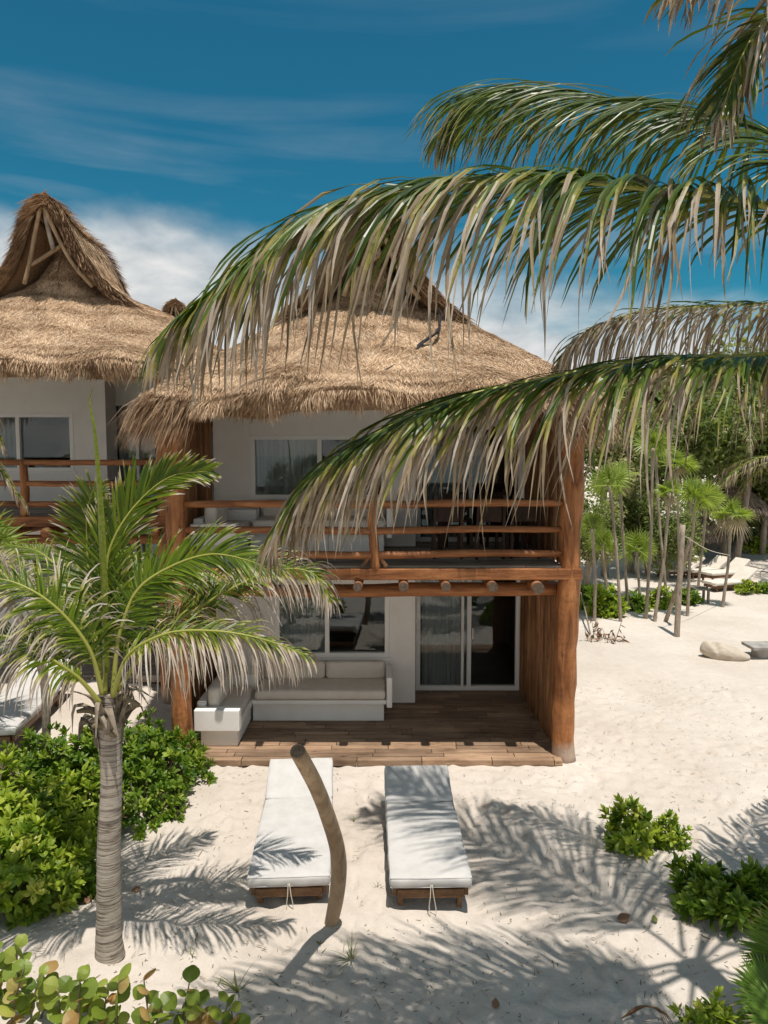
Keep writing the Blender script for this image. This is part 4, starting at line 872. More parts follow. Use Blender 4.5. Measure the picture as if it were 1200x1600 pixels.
# ------------------------------------------------------------------ leaf plants
def leaf_strips(g, p, d, n, L, W, prof, bend, rnd, dry=0.0):
    ts = np.linspace(0, 1, len(prof)); N = len(p); d = nrm(d); n = nrm(n - d * (n * d).sum(1)[:, None])
    P = p[:, None] + d[:, None] * (ts[None, :, None] * L[:, None, None]) - n[:, None] * (bend[:, None, None] * (ts ** 2)[None, :, None] * L[:, None, None])
    Wd = np.broadcast_to(np.cross(d, n)[:, None], P.shape)
    g.strips(P, Wd, W[:, None] * np.array(prof)[None], .18, dry=np.broadcast_to(np.asarray(dry).reshape(-1, 1), (N, len(prof))) if np.ndim(dry) else np.full((N, len(prof)), dry), rnd=rnd)
def shrub_meshes(seed, rx, ry, rz, nros, leaf=.11, mat='shrubleaf', per=11):
    """rosettes of obovate leaves over a lumpy dome, with stems -> (foliage mesh, stem mesh)"""
    r_ = np.random.default_rng(seed); g, gs = G(), G()
    az = r_.uniform(0, 2 * np.pi, nros); ct = r_.uniform(-.05, 1, nros); rad = r_.uniform(.62, 1.0, nros) ** .6
    lump = 1 + .26 * np.sin(az * 3 + seed) * np.cos(ct * 5 + seed) + .15 * np.sin(az * 7 - seed) + np.where(r_.random(nros) < .14, r_.uniform(.1, .32, nros), 0); st_ = np.sqrt(1 - np.clip(ct, 0, 1) ** 2)
    o = np.stack([np.cos(az) * st_, np.sin(az) * st_, np.clip(ct, .02, 1)], -1); pos = o * rad[:, None] * lump[:, None] * np.array((rx, ry, rz)) + np.array((0, 0, .06))
    ax = nrm(o * np.array((1, 1, .8)) + np.array((0, 0, .55)) + r_.normal(0, .2, (nros, 3)))
    tone = np.clip(r_.normal(.5, .22, nros), 0, 1)
    a = nrm(np.cross(ax, r_.normal(0, 1, (nros, 3)))); b = np.cross(ax, a)
    P, D, Nn, LL, WW, RR, BB = [], [], [], [], [], [], []
    for k in range(per):
        ph = k * 2.4 + r_.uniform(-.3, .3, nros); ti = np.radians(r_.uniform(22, 85, nros) if k < per - 3 else r_.uniform(8, 35, nros))
        h = a * np.cos(ph)[:, None] + b * np.sin(ph)[:, None]; d = ax * np.cos(ti)[:, None] + h * np.sin(ti)[:, None]
        P.append(pos - ax * (r_.uniform(0, .05, nros))[:, None]); D.append(d); Nn.append(ax * np.sin(ti)[:, None] - h * np.cos(ti)[:, None])
        LL.append(leaf * r_.uniform(.65, 1.2, nros)); WW.append(leaf * r_.uniform(.17, .24, nros)); RR.append(np.clip(tone + r_.normal(0, .12, nros), 0, 1)); BB.append(r_.uniform(-.05, .3, nros))
    leaf_strips(g, np.concatenate(P), np.concatenate(D), np.concatenate(Nn), np.concatenate(LL), np.concatenate(WW), [.14, .5, .95, .8, .12], np.concatenate(BB), np.concatenate(RR))
    for k in range(0, nros, 3):
        q = pos[k]; gs.tube([(q[0] * .12, q[1] * .12, -.03), (q[0] * .55, q[1] * .55, q[2] * .5), q], [.012, .009, .005], 5, 0, 2)
    f = g.build('foliage', MAT[mat], None); s_ = gs.build('stem', MAT['stem'], None, smooth=True)
    out = (f.data, s_.data); bpy.data.objects.remove(f); bpy.data.objects.remove(s_); return out
def plant(name, meshes, loc, rz, sc, label, cat, group=None):
    t = tag(empty(name, loc, rz), label, cat, group); t.scale = (sc,) * 3 if np.isscalar(sc) else sc
    for nm, me in zip(('foliage', 'stem'), meshes):
        o = bpy.data.objects.new(nm, me); COL.objects.link(o); setpar(o, t)
    return t
SH = [shrub_meshes(101, .62, .58, .64, 190, leaf=.135), shrub_meshes(102, .7, .6, .6, 200, leaf=.13), shrub_meshes(103, .5, .5, .74, 160, leaf=.14)]
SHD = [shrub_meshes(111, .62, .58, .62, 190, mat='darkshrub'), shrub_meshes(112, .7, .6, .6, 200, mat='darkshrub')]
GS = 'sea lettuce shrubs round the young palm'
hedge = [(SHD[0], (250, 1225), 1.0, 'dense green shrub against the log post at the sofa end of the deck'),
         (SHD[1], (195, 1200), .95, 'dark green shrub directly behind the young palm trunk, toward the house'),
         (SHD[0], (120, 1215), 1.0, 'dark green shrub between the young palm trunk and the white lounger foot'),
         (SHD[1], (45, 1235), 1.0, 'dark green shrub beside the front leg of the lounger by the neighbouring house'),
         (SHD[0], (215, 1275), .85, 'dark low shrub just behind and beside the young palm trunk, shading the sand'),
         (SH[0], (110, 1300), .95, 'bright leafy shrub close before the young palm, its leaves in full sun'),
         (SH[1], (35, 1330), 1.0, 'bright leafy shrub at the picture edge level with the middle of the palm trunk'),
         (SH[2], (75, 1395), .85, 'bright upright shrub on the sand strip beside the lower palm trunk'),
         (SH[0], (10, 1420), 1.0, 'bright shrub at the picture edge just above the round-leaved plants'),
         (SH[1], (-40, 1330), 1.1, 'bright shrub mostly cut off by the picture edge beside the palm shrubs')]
for k, (ms, q, sc, lb) in enumerate(hedge):
    p = gd(*q); plant('sea_lettuce_shrub', ms, (p[0], p[1] + .1, gz(*p[:2]) - .02), k * 1.3, sc, lb, 'shrub', GS)
GR = 'shrubs on the sand slope beyond the loungers'
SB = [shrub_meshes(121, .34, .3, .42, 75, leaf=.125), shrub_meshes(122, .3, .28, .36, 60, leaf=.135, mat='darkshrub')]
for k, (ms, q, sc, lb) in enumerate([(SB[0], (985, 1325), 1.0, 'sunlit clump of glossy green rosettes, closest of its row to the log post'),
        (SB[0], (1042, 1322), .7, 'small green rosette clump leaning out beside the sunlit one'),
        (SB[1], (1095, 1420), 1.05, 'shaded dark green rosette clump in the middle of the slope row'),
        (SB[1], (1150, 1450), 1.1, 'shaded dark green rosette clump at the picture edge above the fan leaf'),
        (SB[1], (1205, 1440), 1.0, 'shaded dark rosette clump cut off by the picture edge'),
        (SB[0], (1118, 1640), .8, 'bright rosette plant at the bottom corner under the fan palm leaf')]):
    p = gd(*q); plant('sea_lettuce_shrub', ms, (p[0], p[1], gz(*p[:2]) - .02), 1.1 + k * 2.1, sc * .88, lb, 'shrub', GR)

# sea grape: round leaves on upright stems
def seagrape(name, stems, label, seed):
    r_ = np.random.default_rng(seed); base = np.mean([gd(*s[0]) for s in stems], axis=0); t = tag(empty(name, (base[0], base[1], 0)), label, 'plant', 'round-leaved sea grape plants')
    g, gs = G(), G(); P, D, Nn, L, W, Rn = [], [], [], [], [], []
    for (q, h, lean) in stems:
        b = gd(*q); tip = b + np.array((lean[0], lean[1], h)); b[2] = -.05; C = smooth_curve(np.array([b, (b + tip) / 2 + r_.normal(0, .03, 3), tip]), 14); gs.tube(C, np.linspace(.011, .005, 14), 6, 0, 1)
        nl = int(6 + h * 14)
        for k in range(nl):
            f = .25 + .75 * k / (nl - 1); p = C[min(13, int(f * 13))]; a = k * 2.2 + r_.uniform(-.5, .5); d = np.array((math.cos(a), math.sin(a), r_.uniform(.1, .9)))
            P.append(p); D.append(d); Nn.append(np.array((0, -.5, 1.0)) + r_.normal(0, .5, 3)); l = r_.uniform(.07, .14); L.append(l); W.append(l * r_.uniform(.46, .56)); Rn.append(np.clip(r_.normal(.42, .2) if r_.random() < .8 else r_.uniform(.85, 1), 0, 1))
    leaf_strips(g, np.array(P), np.array(D), np.array(Nn), np.array(L), np.array(W), [.12, .72, .98, .98, .75, .2], r_.uniform(-.1, .25, len(P)), np.array(Rn))
    g.build('foliage', MAT['seagrape'], t); gs.build('stem', MAT['stem'], t, smooth=True); return t
seagrape('sea_grape', [((20, 1600), .55, (.0, .1)), ((-10, 1580), .5, (.05, 0)), ((50, 1630), .5, (.05, .05)), ((10, 1650), .6, (.1, .1)), ((60, 1590), .35, (.05, 0))], 'round-leaved plant with big green leaves, at the corner below the bright shrubs', 1)
seagrape('sea_grape', [((120, 1640), .5, (.0, .1)), ((160, 1620), .42, (.05, 0)), ((185, 1640), .5, (.0, .05)), ((140, 1600), .3, (-.1, .05)), ((100, 1630), .4, (-.05, .05))], 'round-leaved plant with olive and brown leaves directly below the palm trunk', 2)
seagrape('sea_grape', [((225, 1650), .5, (-.02, .1)), ((245, 1650), .4, (.05, 0))], 'spindly round-leaved plant with one upright orange leaf on open sand', 3)
seagrape('sea_grape', [((285, 1650), .5, (.04, .08)), ((330, 1650), .38, (.12, .05)), ((310, 1660), .42, (.0, .05)), ((350, 1640), .3, (.06, .0))], 'round-leaved plant with a reddish tip beside the small grass tuft', 4)

# fan palms
def fan_strips(g, hub, axis_, face, L, nseg, w, r_, spread=150, dry=0.05, droop=.3):
    axis_ = nrm(axis_); face = nrm(face - axis_ * (face @ axis_)); sd = np.cross(axis_, face)
    a = np.radians(np.linspace(-spread, spread, nseg)) + r_.normal(0, .02, nseg); Ls = L * (1 - .35 * (np.abs(a) / np.radians(180)) ** 1.5) * r_.uniform(.9, 1.05, nseg)
    d = axis_[None] * np.cos(a)[:, None] + sd[None] * np.sin(a)[:, None]; ts = np.linspace(0, 1, 6)
    P = hub + d[:, None] * (ts[None, :, None] * Ls[:, None, None]) + np.array((0, 0, -1.))[None, None] * (droop * (ts ** 2.5)[None, :, None] * Ls[:, None, None]) + face * (.12 * L * np.sin(ts * 2))[None, :, None] * 0
    W = np.cross(d, np.broadcast_to(face, d.shape)); hw = w * np.array([.18, .6, 1, .75, .35, .03])
    dr = np.clip(dry + np.clip((ts[None] - .8 + r_.normal(0, .08, nseg)[:, None]) * 2.2, 0, .7), 0, 1)
    g.strips(P, np.broadcast_to(W[:, None], P.shape), np.broadcast_to(hw[None], (nseg, 6)), .45, dry=dr, rnd=np.clip(r_.normal(.5, .2, nseg), 0, 1))
def fan_crown_mesh(seed, n=13, L=.40, pet=.2, dead=0):
    r_ = np.random.default_rng(seed); g = G()
    for k in range(n + dead):
        el = r_.uniform(.0, 1.5) if k < n else r_.uniform(-1.2, -.6); az = k * 2.4 + r_.uniform(-.3, .3); d = np.array((math.cos(az) * math.cos(el), math.sin(az) * math.cos(el), math.sin(el))); hub = d * pet * r_.uniform(.8, 1.2)
        g.tube([(0, 0, -.03), hub * .6 + (0, 0, .02), hub], [.009, .006, .005], 5, 0, 1, rnd=.6, dry=.2 if k < n else .9)
        fan_strips(g, hub, d + np.array((0, 0, -.1)), np.array((0, 0, .55)) + r_.normal(0, .75, 3) + d * -.3, L * r_.uniform(.85, 1.15), 17, .019, r_, spread=115, dry=.02 if k < n else .75, droop=.12 if k < n else .6)
    o = g.build('crown', MAT['fan'], None); me = o.data; bpy.data.objects.remove(o); return me
FC = [fan_crown_mesh(1), fan_crown_mesh(2, 12, .42), fan_crown_mesh(3, 14, .38, .2, 2)]
GF = 'slim fan palms along the beach clearing'
def fan_palm(bp, tp, bend, label, sc, k, rad=.043, crown=True):
    b = gd(*bp); b[2] = gz(*b[:2]); tpz = at(*tp, b[1]); t = tag(empty('fan_palm', tuple(b)), label, 'palm', GF)
    mid = (b + tpz) / 2 + np.array((bend, 0, 0)); g = G(); g.tube([b + (0, 0, -.1), b * .7 + mid * .3, mid, mid * .4 + tpz * .6, tpz], [rad * 1.1, rad, rad * .9, rad * .95, rad * 1.15], 9, .14, 6, .5, k); g.build('trunk', MAT['greytrunk'], t, smooth=True)
    if crown:
        o = bpy.data.objects.new('crown', FC[k % 3]); COL.objects.link(o); setpar(o, t); o.location = tpz - b; o.rotation_euler = (0, 0, k * 1.7); o.scale = (sc * (.78 + .05 * (k % 4)),) * 3
    return t
fps = [((929, 971), (925, 826), .05, 'short fan palm close behind the log post, crown just above the lower rail height', 1.15),
       ((970, 973), (953, 760), .03, 'tall fan palm with a wide bright crown, first beyond the log post', 1.5),
       ((982, 956), (968, 745), -.02, 'fan palm on a bare grey trunk just behind the wide bright crown', 1.1),
       ((1009, 968), (1020, 700), .05, 'straight thin fan palm rising into the hanging frond tips', 1.1),
       ((1042, 936), (1024, 705), -.05, 'fan palm with dark foot behind the straight thin trunk', 1.1),
       ((1022, 973), (1046, 770), .06, 'leaning fan palm crossing the propping stick', 1.0),
       ((1074, 962), (1087, 782), -.04, 'shaggy fan palm tied to the cut post by a wire, yellow-green crown', 1.5),
       ((1090, 923), (1104, 782), .02, 'slender dark fan palm behind the shaggy one', 1.35),
       ((1129, 949), (1143, 806), .04, 'fan palm holding the far end of the wire, bright star-shaped crown', 1.45),
       ((950, 960), (940, 850), .02, 'low fan palm with drooping brown leaf bases in the undergrowth', 1.1),
       ((1000, 935), (995, 862), .0, 'low dark fan palm clump at the edge of the far loungers', 1.5),
       ((1062, 930), (1058, 728), .0, 'fan palm with pale crown among the bushes behind the cut post', 1.3),
       ((1010, 900), (985, 700), .0, 'tall fan palm half lost in the bushes behind the bare trunks', 1.6)]
for k, (bp, tp, bend, lb, sc) in enumerate(fps): fan_palm(bp, tp, bend, lb, sc, k)
# left edge fan palm in front of the neighbouring balcony
t = tag(empty('fan_palm', (-4.75, -.2, .1)), 'fan palm at the picture edge in front of the neighbouring balcony', 'palm')
g = G(); tp_ = at(-40, 862, -.2); g.tube([(-4.75, -.2, 0), (-4.8, -.2, 1.5), tp_], .06, 9, .12, 6); g.build('trunk', MAT['greytrunk'], t, smooth=True)
o = bpy.data.objects.new('crown', FC[1]); COL.objects.link(o); setpar(o, t); o.location = tp_ - np.array((-4.75, -.2, .1)); o.scale = (1.45,) * 3
# a drooping coconut frond enters at the left edge
t = tag(empty('coconut_palm', (-7.0, -.6, .2)), 'coconut palm beyond the picture edge with grey frond tips over the neighbouring rail', 'palm')
g = G(); g.tube([(-7.0, -.6, 0), (-6.95, -.6, 2), (-6.9, -.6, 4.3)], [.16, .13, .13], 12, .06, 8); g.build('trunk', MAT['bark'], t, smooth=True)
c0 = np.array((-6.9, -.6, 4.3))
for k, e in enumerate([[(-60, 690), (-15, 720), (40, 790)], [(-70, 640), (-30, 640), (5, 700)], [(-60, 760), (-10, 850), (60, 910)]]):
    frond(t, [c0] + [at(*q, -.6 - .2 * k) for q in e], UPV, 46, .5, .014, .6, dryf=.35, seed=90 + k)
for k, az in enumerate((150, 200, 250, 100)):
    a = R(az); h = np.array((math.cos(a), math.sin(a), 0)); frond(t, [c0 + h * 3 * q + np.array((0, 0, 1)) * (1.2 * q - 2.4 * q ** 2) for q in (0, .25, .5, .75, 1)], UPV, 40, .6, .018, .6, seed=95 + k)

# fan leaf plant at the lower corner
t = tag(empty('fan_palm', (3.55, -4.75, .1)), 'young fan palm with a broad pleated leaf at the bottom corner of the sand', 'palm', None)
r_ = np.random.default_rng(77)
fb = np.array((3.5, -4.72, .1))
for k, (tip, ax, fc, L) in enumerate([((1205, 1562, .35), (-.75, .0, .45), (.15, -.85, .55), .37), ((1240, 1500, .55), (-.55, .35, .7), (-.3, -.8, .5), .42), ((1235, 1600, .4), (-.9, -.1, .1), (.0, -.6, .8), .35), ((1260, 1470, .7), (.2, .3, .9), (-.2, -.9, .3), .45)]):
    hub = gd(*tip[:2], tip[2]); g = G(); g.tube([fb, (fb + hub) / 2 + (0, 0, .08), hub], [.012, .009, .007], 6, 0, 3, dry=.1, rnd=.5)
    fan_strips(g, hub, np.array(ax), np.array(fc), L, 34, .024, r_, spread=(85, 60, 70, 90)[k], dry=.04, droop=.08); g.build('leaf_fan', MAT['fan2'], t)

# ------------------------------------------------------------------ trees, bushes and things at the far side
def crown_mesh(seed, rx, ry, rz, n, leaf, mat='treeleaf', nclump=26):
    r_ = np.random.default_rng(seed); cc = nrm(r_.normal(0, 1, (nclump, 3))) * (r_.random((nclump, 1)) ** .4) * np.array((rx, ry, rz)) * .8; cr = r_.uniform(.25, .55, nclump) * min(rx, rz); tone = np.clip(r_.normal(.5, .25, nclump), 0, 1)
    k = r_.integers(0, nclump, n); p = cc[k] + nrm(r_.normal(0, 1, (n, 3))) * (cr[k] * r_.random(n) ** .35)[:, None]
    d = nrm(r_.normal(0, 1, (n, 3)) + np.array((0, 0, -.2))); nn = r_.normal(0, .6, (n, 3)) + np.array((0, 0, 1.0)); g = G()
    leaf_strips(g, p, d, nn, leaf * r_.uniform(.6, 1.3, n), leaf * r_.uniform(.22, .4, n), [.15, .9, .75, .1], r_.uniform(-.1, .3, n), np.clip(tone[k] + r_.normal(0, .12, n), 0, 1))
    o = g.build('crown', MAT[mat], None); me = o.data; bpy.data.objects.remove(o); return me
CM = [crown_mesh(1, 1.8, 1.6, 1.7, 5200, .17), crown_mesh(2, 2.2, 1.8, 1.4, 5600, .18), crown_mesh(3, 1.5, 1.5, 2.0, 5000, .15)]
GT = 'leafy trees behind the beach clearing'
tl = [((915, 915), 2.0, 0, .8, 'dense leafy tree just beyond the log post, behind the first fan palms'), ((985, 895), 2.0, 1, .75, 'dense leafy tree behind the tall bright fan crown'), ((945, 900), 4.6, 2, 1.15, 'tall dense tree rising between the eave end and the hanging frond tips'),
      ((1025, 885), 4.4, 0, 1.3, 'tall tree behind the straight thin fan palm trunk'), ((1075, 880), 5.2, 1, 1.4, 'tall spreading tree behind the cut post'), ((1130, 872), 5.4, 2, 1.6, 'tall spreading tree behind the thatched parasol'),
      ((1190, 868), 4.6, 0, 1.7, 'tall tree at the picture edge behind the far loungers'), ((1185, 862), 2.0, 1, 1.3, 'low dark tree above the grey wall near the picture edge'), ((1040, 905), 1.5, 2, .8, 'rounded leafy bush behind the far loungers beside the white pot'), ((1250, 868), 5.5, 1, 1.8, 'broad tree mostly outside the picture beyond the grey wall'),
      ((1000, 868), 6.0, 1, 1.6, 'tallest tree behind the eave end of the big roof'), ((1100, 858), 7.0, 0, 1.9, 'farthest tall tree over the clearing')]
for k, (q, zc, ci, sc, lb) in enumerate(tl):
    b = gd(*q); t = tag(empty('leafy_tree', (b[0], b[1], 0), k * 1.1), lb, 'tree', GT); g = G()
    g.tube([(0, 0, -.1), (.1, 0, zc * .5), (0, .1, zc)], [.14, .11, .06], 8, .1, 4, .5, k)
    for a in (0, 2.1, 4.2): g.tube([(.08, 0, zc * .45), (.5 * math.cos(a), .5 * math.sin(a), zc * .8), (1.0 * math.cos(a), 1.0 * math.sin(a), zc + .2)], [.06, .045, .02], 6, 0, 3)
    g.build('trunk', MAT['greytrunk'], t, smooth=True, local=True)
    o = bpy.data.objects.new('crown', CM[ci]); COL.objects.link(o); setpar(o, t); o.location = (0, 0, zc); o.scale = (sc,) * 3
# low plants under the far palms
LP = [shrub_meshes(131, .45, .4, .5, 60, leaf=.2), shrub_meshes(132, .5, .4, .35, 50, leaf=.24, mat='darkshrub')]
for k, (q, sc, i, lb) in enumerate([((945, 962), 1.1, 0, 'leafy bush at the foot of the first fan palm trunks'), ((920, 950), 1.2, 1, 'dark bush tucked behind the log post'), ((990, 952), .9, 1, 'low strappy plant between two bare trunks'), ((1035, 948), .8, 0, 'low plant at the foot of the leaning trunk'), ((1070, 943), .8, 1, 'low strappy plant beside the little stool'),
        ((1165, 930), .6, 0, 'pale low plant in front of the closest far lounger'), ((1190, 928), .6, 1, 'low plant at the picture edge near the far loungers'), ((1180, 866), 1.0, 0, 'low plant before the grey wall'), ((1060, 858), 1.6, 1, 'bush behind the row of far loungers')]):
    p = gd(*q); plant('low_bush', LP[i], (p[0], p[1], gz(*p[:2]) - .03), k * 1.9, sc, lb, 'bush', 'low bushes round the clearing')
# grey wall, thatched parasol, far coconut palms
p0, p1 = gd(1070, 858), gd(1260, 858); w_ = tag(empty('garden_wall', (p0[0], p0[1], 0)), 'low grey concrete garden wall behind the far loungers', 'wall')
g = G(); g.obox((p0[0] - 1.5, p0[1], .42), (p1[0], p1[1], .42), .25, .95); g.build('wall_body', MAT['concrete'], w_, bevel=.02)
g = G(); g.obox((p0[0] - 1.55, p0[1], .93), (p1[0], p1[1], .93), .34, .07); g.build('coping', MAT['concrete'], w_, bevel=.015)
def parasol(q, top, wid, label):
    b = gd(*q); tpz = float(at(q[0], top, b[1])[2]); r_ = np.random.default_rng(int(q[0])); t = tag(empty('thatched_parasol', (b[0], b[1], 0)), label, 'parasol', 'thatched parasols')
    g = G(); g.tube([(b[0], b[1], -.1), (b[0] + .03, b[1], tpz * .5), (b[0], b[1], tpz - .15)], .07, 9, .1, 4); g.build('pole', MAT['greytrunk'], t, smooth=True)
    g = G(); N = 5200; az = r_.uniform(0, 2 * np.pi, N); rr_ = np.sqrt(r_.random(N)); rad = rr_ * wid; z = tpz - .75 * rr_ ** 1.7 * wid * .8; out = np.stack([np.cos(az), np.sin(az), 0 * az], -1)
    p = np.array((b[0], b[1], 0)) + out * rad[:, None] + np.array((0, 0, 1.)) * z[:, None]; d = nrm(out + np.array((0, 0, -1)) * (.4 + 1.1 * rr_)[:, None] + r_.normal(0, .1, (N, 3)))
    strand_block(g, p, d, nrm(out * .5 + np.array((0, 0, 1.))), r_.uniform(.3, .6, N), r_.uniform(.012, .022, N), r_.random(N), .3, r_)
    th_ = np.linspace(0, 2 * np.pi, 28, endpoint=False); V = [np.stack([b[0] + np.cos(th_) * wid * f, b[1] + np.sin(th_) * wid * f, np.full(28, tpz - .02 - .75 * f ** 1.7 * wid * .8)], -1) for f in (.02, .3, .6, 1.0)]
    i, j = np.meshgrid(np.arange(3), np.arange(28), indexing='ij'); g.add(np.array(V), np.stack([i * 28 + j, i * 28 + (j + 1) % 28, (i + 1) * 28 + (j + 1) % 28, (i + 1) * 28 + j], -1).reshape(-1, 4), rnd=.25)
    g.build('thatch_canopy', MAT['greythatch'], t); return t
parasol((1138, 872), 757, 1.45, 'grey dome-shaped thatched parasol behind the star-crowned fan palm')
parasol((1080, 872), 800, 1.1, 'smaller grey thatched parasol half hidden behind the shaggy fan palm')
for k, (q, tp, lb) in enumerate([((1215, 900), (1235, 720), 'far coconut palm beyond the picture edge with grey drooping fronds over the loungers'), ((1150, 880), (1175, 672), 'far coconut palm rising behind the thatched parasol')]):
    b = gd(*q); c0 = at(*tp, b[1]); t = tag(empty('coconut_palm', (b[0], b[1], 0)), lb, 'palm', 'far coconut palms'); g = G(); g.tube([b, (b + c0) / 2 + (.1, 0, 0), c0], [.14, .11, .11], 9, .06, 6); g.build('trunk', MAT['greytrunk'], t, smooth=True)
    for j in range(11):
        a = j * 2.4; h = np.array((math.cos(a), math.sin(a), 0)); e = (.2, .7, 1.1)[j % 3]; ln = 2.8
        frond(t, [c0 + h * ln * f + np.array((0, 0, 1)) * (e * ln * .6 * f - ln * .75 * f ** 2) for f in (0, .25, .5, .75, 1)], UPV, 34, .7, .022, .7, dryf=.45, seed=200 + k * 20 + j)
# cut post, propping stick, wire, stool, pot, beanbag, concrete table, dead plant
b = gd(1057, 998); tpz = at(1067, 820, b[1] + .3); log(tag(empty('wooden_post', tuple(b)), 'bare cut wooden post on open sand holding one end of the wire', 'post'), 'shaft', [b + (0, 0, -.1), (b + tpz) / 2, tpz], [.07, .065, .06], 'greytrunk', 6, .06, 4)
b2 = gd(1038, 972); t2 = at(1078, 842, b[1] + .6); log(tag(empty('propping_stick', tuple(b2)), 'thin stick propped slantwise between the sand and the shaggy fan palm', 'stick'), 'shaft', [b2 + (0, 0, -.1), (b2 + t2) / 2 + (.05, 0, 0), t2], [.055, .05, .04], 'greytrunk', 6, .08, 8)
wa, wb = at(1066, 835, b[1] + .2), at(1141, 868, gd(1129, 949)[1] - .08); g = G(); g.tube(smooth_curve(np.array([wa, (wa + wb) / 2 - (0, 0, .1), wb]), 16), .008, 5); tag(g.build('wire', MAT['rope'], None), 'pale slack wire strung between the cut post and a fan palm', 'wire')
b = gd(1093, 942); t = tag(empty('stool', tuple(b)), 'small plain wooden stool on the sand before the far loungers', 'stool')
g = G(); g.box(b[0] - .22, b[0] + .22, b[1] - .2, b[1] + .2, .40, .45); g.build('seat', MAT['greyplank'], t, bevel=.01)
for sx in (-1, 1):
    for sy in (-1, 1): g = G(); g.box(b[0] + sx * .18 - .03, b[0] + sx * .18 + .03, b[1] + sy * .16 - .03, b[1] + sy * .16 + .03, -.05, .399); g.build('leg', MAT['greyplank'], t)
b = gd(1001, 889); t = tag(empty('plant_pot', tuple(b)), 'white round pot on the sand at the end of the far lounger row', 'pot')
g = G(); g.tube([b + (0, 0, -.02), b + (0, 0, .2), b + (0, 0, .42)], [.2, .3, .27], 20, 0, 4); g.build('bowl', MAT['plaster'], t, smooth=True)
g = G(); g.tube([b + (0, 0, .421), b + (0, 0, .45)], [.29, .29], 20); g.build('rim', MAT['plaster'], t)
# beanbag
b = gd(1132, 1030); me_o = tag(empty('beanbag', tuple(b)), 'slumped cream beanbag lying on the open sand', 'beanbag')
bm = bmesh.new(); bmesh.ops.create_uvsphere(bm, u_segments=48, v_segments=30, radius=1)
for v in bm.verts:
    x, y, z = v.co; t_ = (x + 1) / 2
    hgt = .30 * (1 - .62 * t_) + .05; w_y = .30 + .07 * t_
    q = Vector((x * 2, y * 2, z * 2)); n_ = mnoise.noise(q * 1.1) * .03 + mnoise.noise(q * 5) * .008
    crease = .022 * math.sin(y * 17 + 2 * math.sin(x * 5)) * math.exp(-((x + .35) / .2) ** 2) + .05 * math.exp(-((x + .8) / .18) ** 2) - .07 * math.exp(-((x + .5) / .13) ** 2)
    nx_ = x * .62; v.co = ((nx_) * (1 + n_), y * w_y * (1 + n_ * 2) - .12 * x, max(-.03, (z * hgt + hgt * .72) * (1 + n_ * 2) + crease - .02))
me = bpy.data.meshes.new('cover'); bm.to_mesh(me); bm.free(); me.polygons.foreach_set('use_smooth', np.ones(len(me.polygons), bool)); me.materials.append(MAT['bean']); obj('cover', me, me_o); me_o.scale = (.78,) * 3
b = gd(1190, 1032); t = tag(empty('side_table', tuple(b)), 'small pale concrete side table next to the beanbag', 'table')
g = G(); g.box(b[0] - .24, b[0] + .32, b[1] - .12, b[1] + .42, .24, .31); g.build('table_top', MAT['concrete'], t, bevel=.012)
g = G(); g.tube([b + (.05, .15, -.03), b + (.05, .15, .239)], [.17, .19], 20); g.build('pedestal', MAT['concrete'], t, smooth=False)
r_ = np.random.default_rng(9); b = gd(945, 1004); t = tag(empty('dead_plant', tuple(b)), 'dead brown plant with curled leaves on the sand beside the log post', 'plant'); g, gs = G(), G(); P, D = [], []
for k in range(16):
    a = r_.uniform(0, 6.28); h = r_.uniform(.1, .55); e = b + np.array((r_.uniform(-.45, .35), r_.uniform(-.2, .25), 0)); tip = e + np.array((math.cos(a) * .15, math.sin(a) * .15, h)); gs.tube([e + (0, 0, -.02), (e + tip) / 2 + r_.normal(0, .03, 3), tip], [.009, .007, .004], 5, 0, 2)
    for j in range(5): P.append(e + (tip - e) * r_.uniform(.2, 1)); D.append(r_.normal(0, 1, 3) + (0, 0, -.5))
P = np.array(P); D = np.array(D); leaf_strips(g, P, D, r_.normal(0, 1, P.shape), r_.uniform(.08, .16, len(P)), r_.uniform(.015, .03, len(P)), [.2, 1, .8, .1], r_.uniform(.2, .7, len(P)), r_.random(len(P)))
g.build('foliage', MAT['dryleaf'], t); gs.build('stem', MAT['stem'], t)
g = G(); e = gd(905, 945); g.tube(smooth_curve(np.array([e + (0, 0, .5), gd(915, 975) + (0, 0, .3), gd(922, 995) + (0, 0, .08)]), 14), [.02] * 14, 6); tag(g.build('dry_branch', MAT['greytrunk'], None, smooth=True), 'bare curved grey branch drooping beside the dead plant', 'branch')

# ------------------------------------------------------------------ small things on the sand
def tuft(q, n, h, label, seed):
    r_ = np.random.default_rng(seed); b = gd(*q); b[2] = gz(*b[:2]); a = r_.uniform(0, 6.28, n); el = r_.uniform(.5, 1.35, n); d = np.stack([np.cos(a) * np.cos(el), np.sin(a) * np.cos(el), np.sin(el)], -1); g = G()
    leaf_strips(g, np.broadcast_to(b, (n, 3)) + r_.normal(0, .008, (n, 3)), d, np.tile((0., 0, 1), (n, 1)) + r_.normal(0, .1, (n, 3)), h * r_.uniform(.5, 1.1, n), np.full(n, .005), [1, 1, .8, .6, .1], r_.uniform(.1, .6, n), r_.random(n))
    tag(g.build('grass_tuft', MAT['grass'], None), label, 'grass tuft', 'grass tufts on the sand')
tuft((372, 1545), 14, .26, 'green grass tuft beside the reddish-tipped round-leaved plant', 1); tuft((548, 1505), 16, .22, 'dark grass tuft in the frond shadow beyond the pole foot', 2); tuft((552, 1285), 8, .06, 'tiny grass sprout on sand between the two loungers', 3)
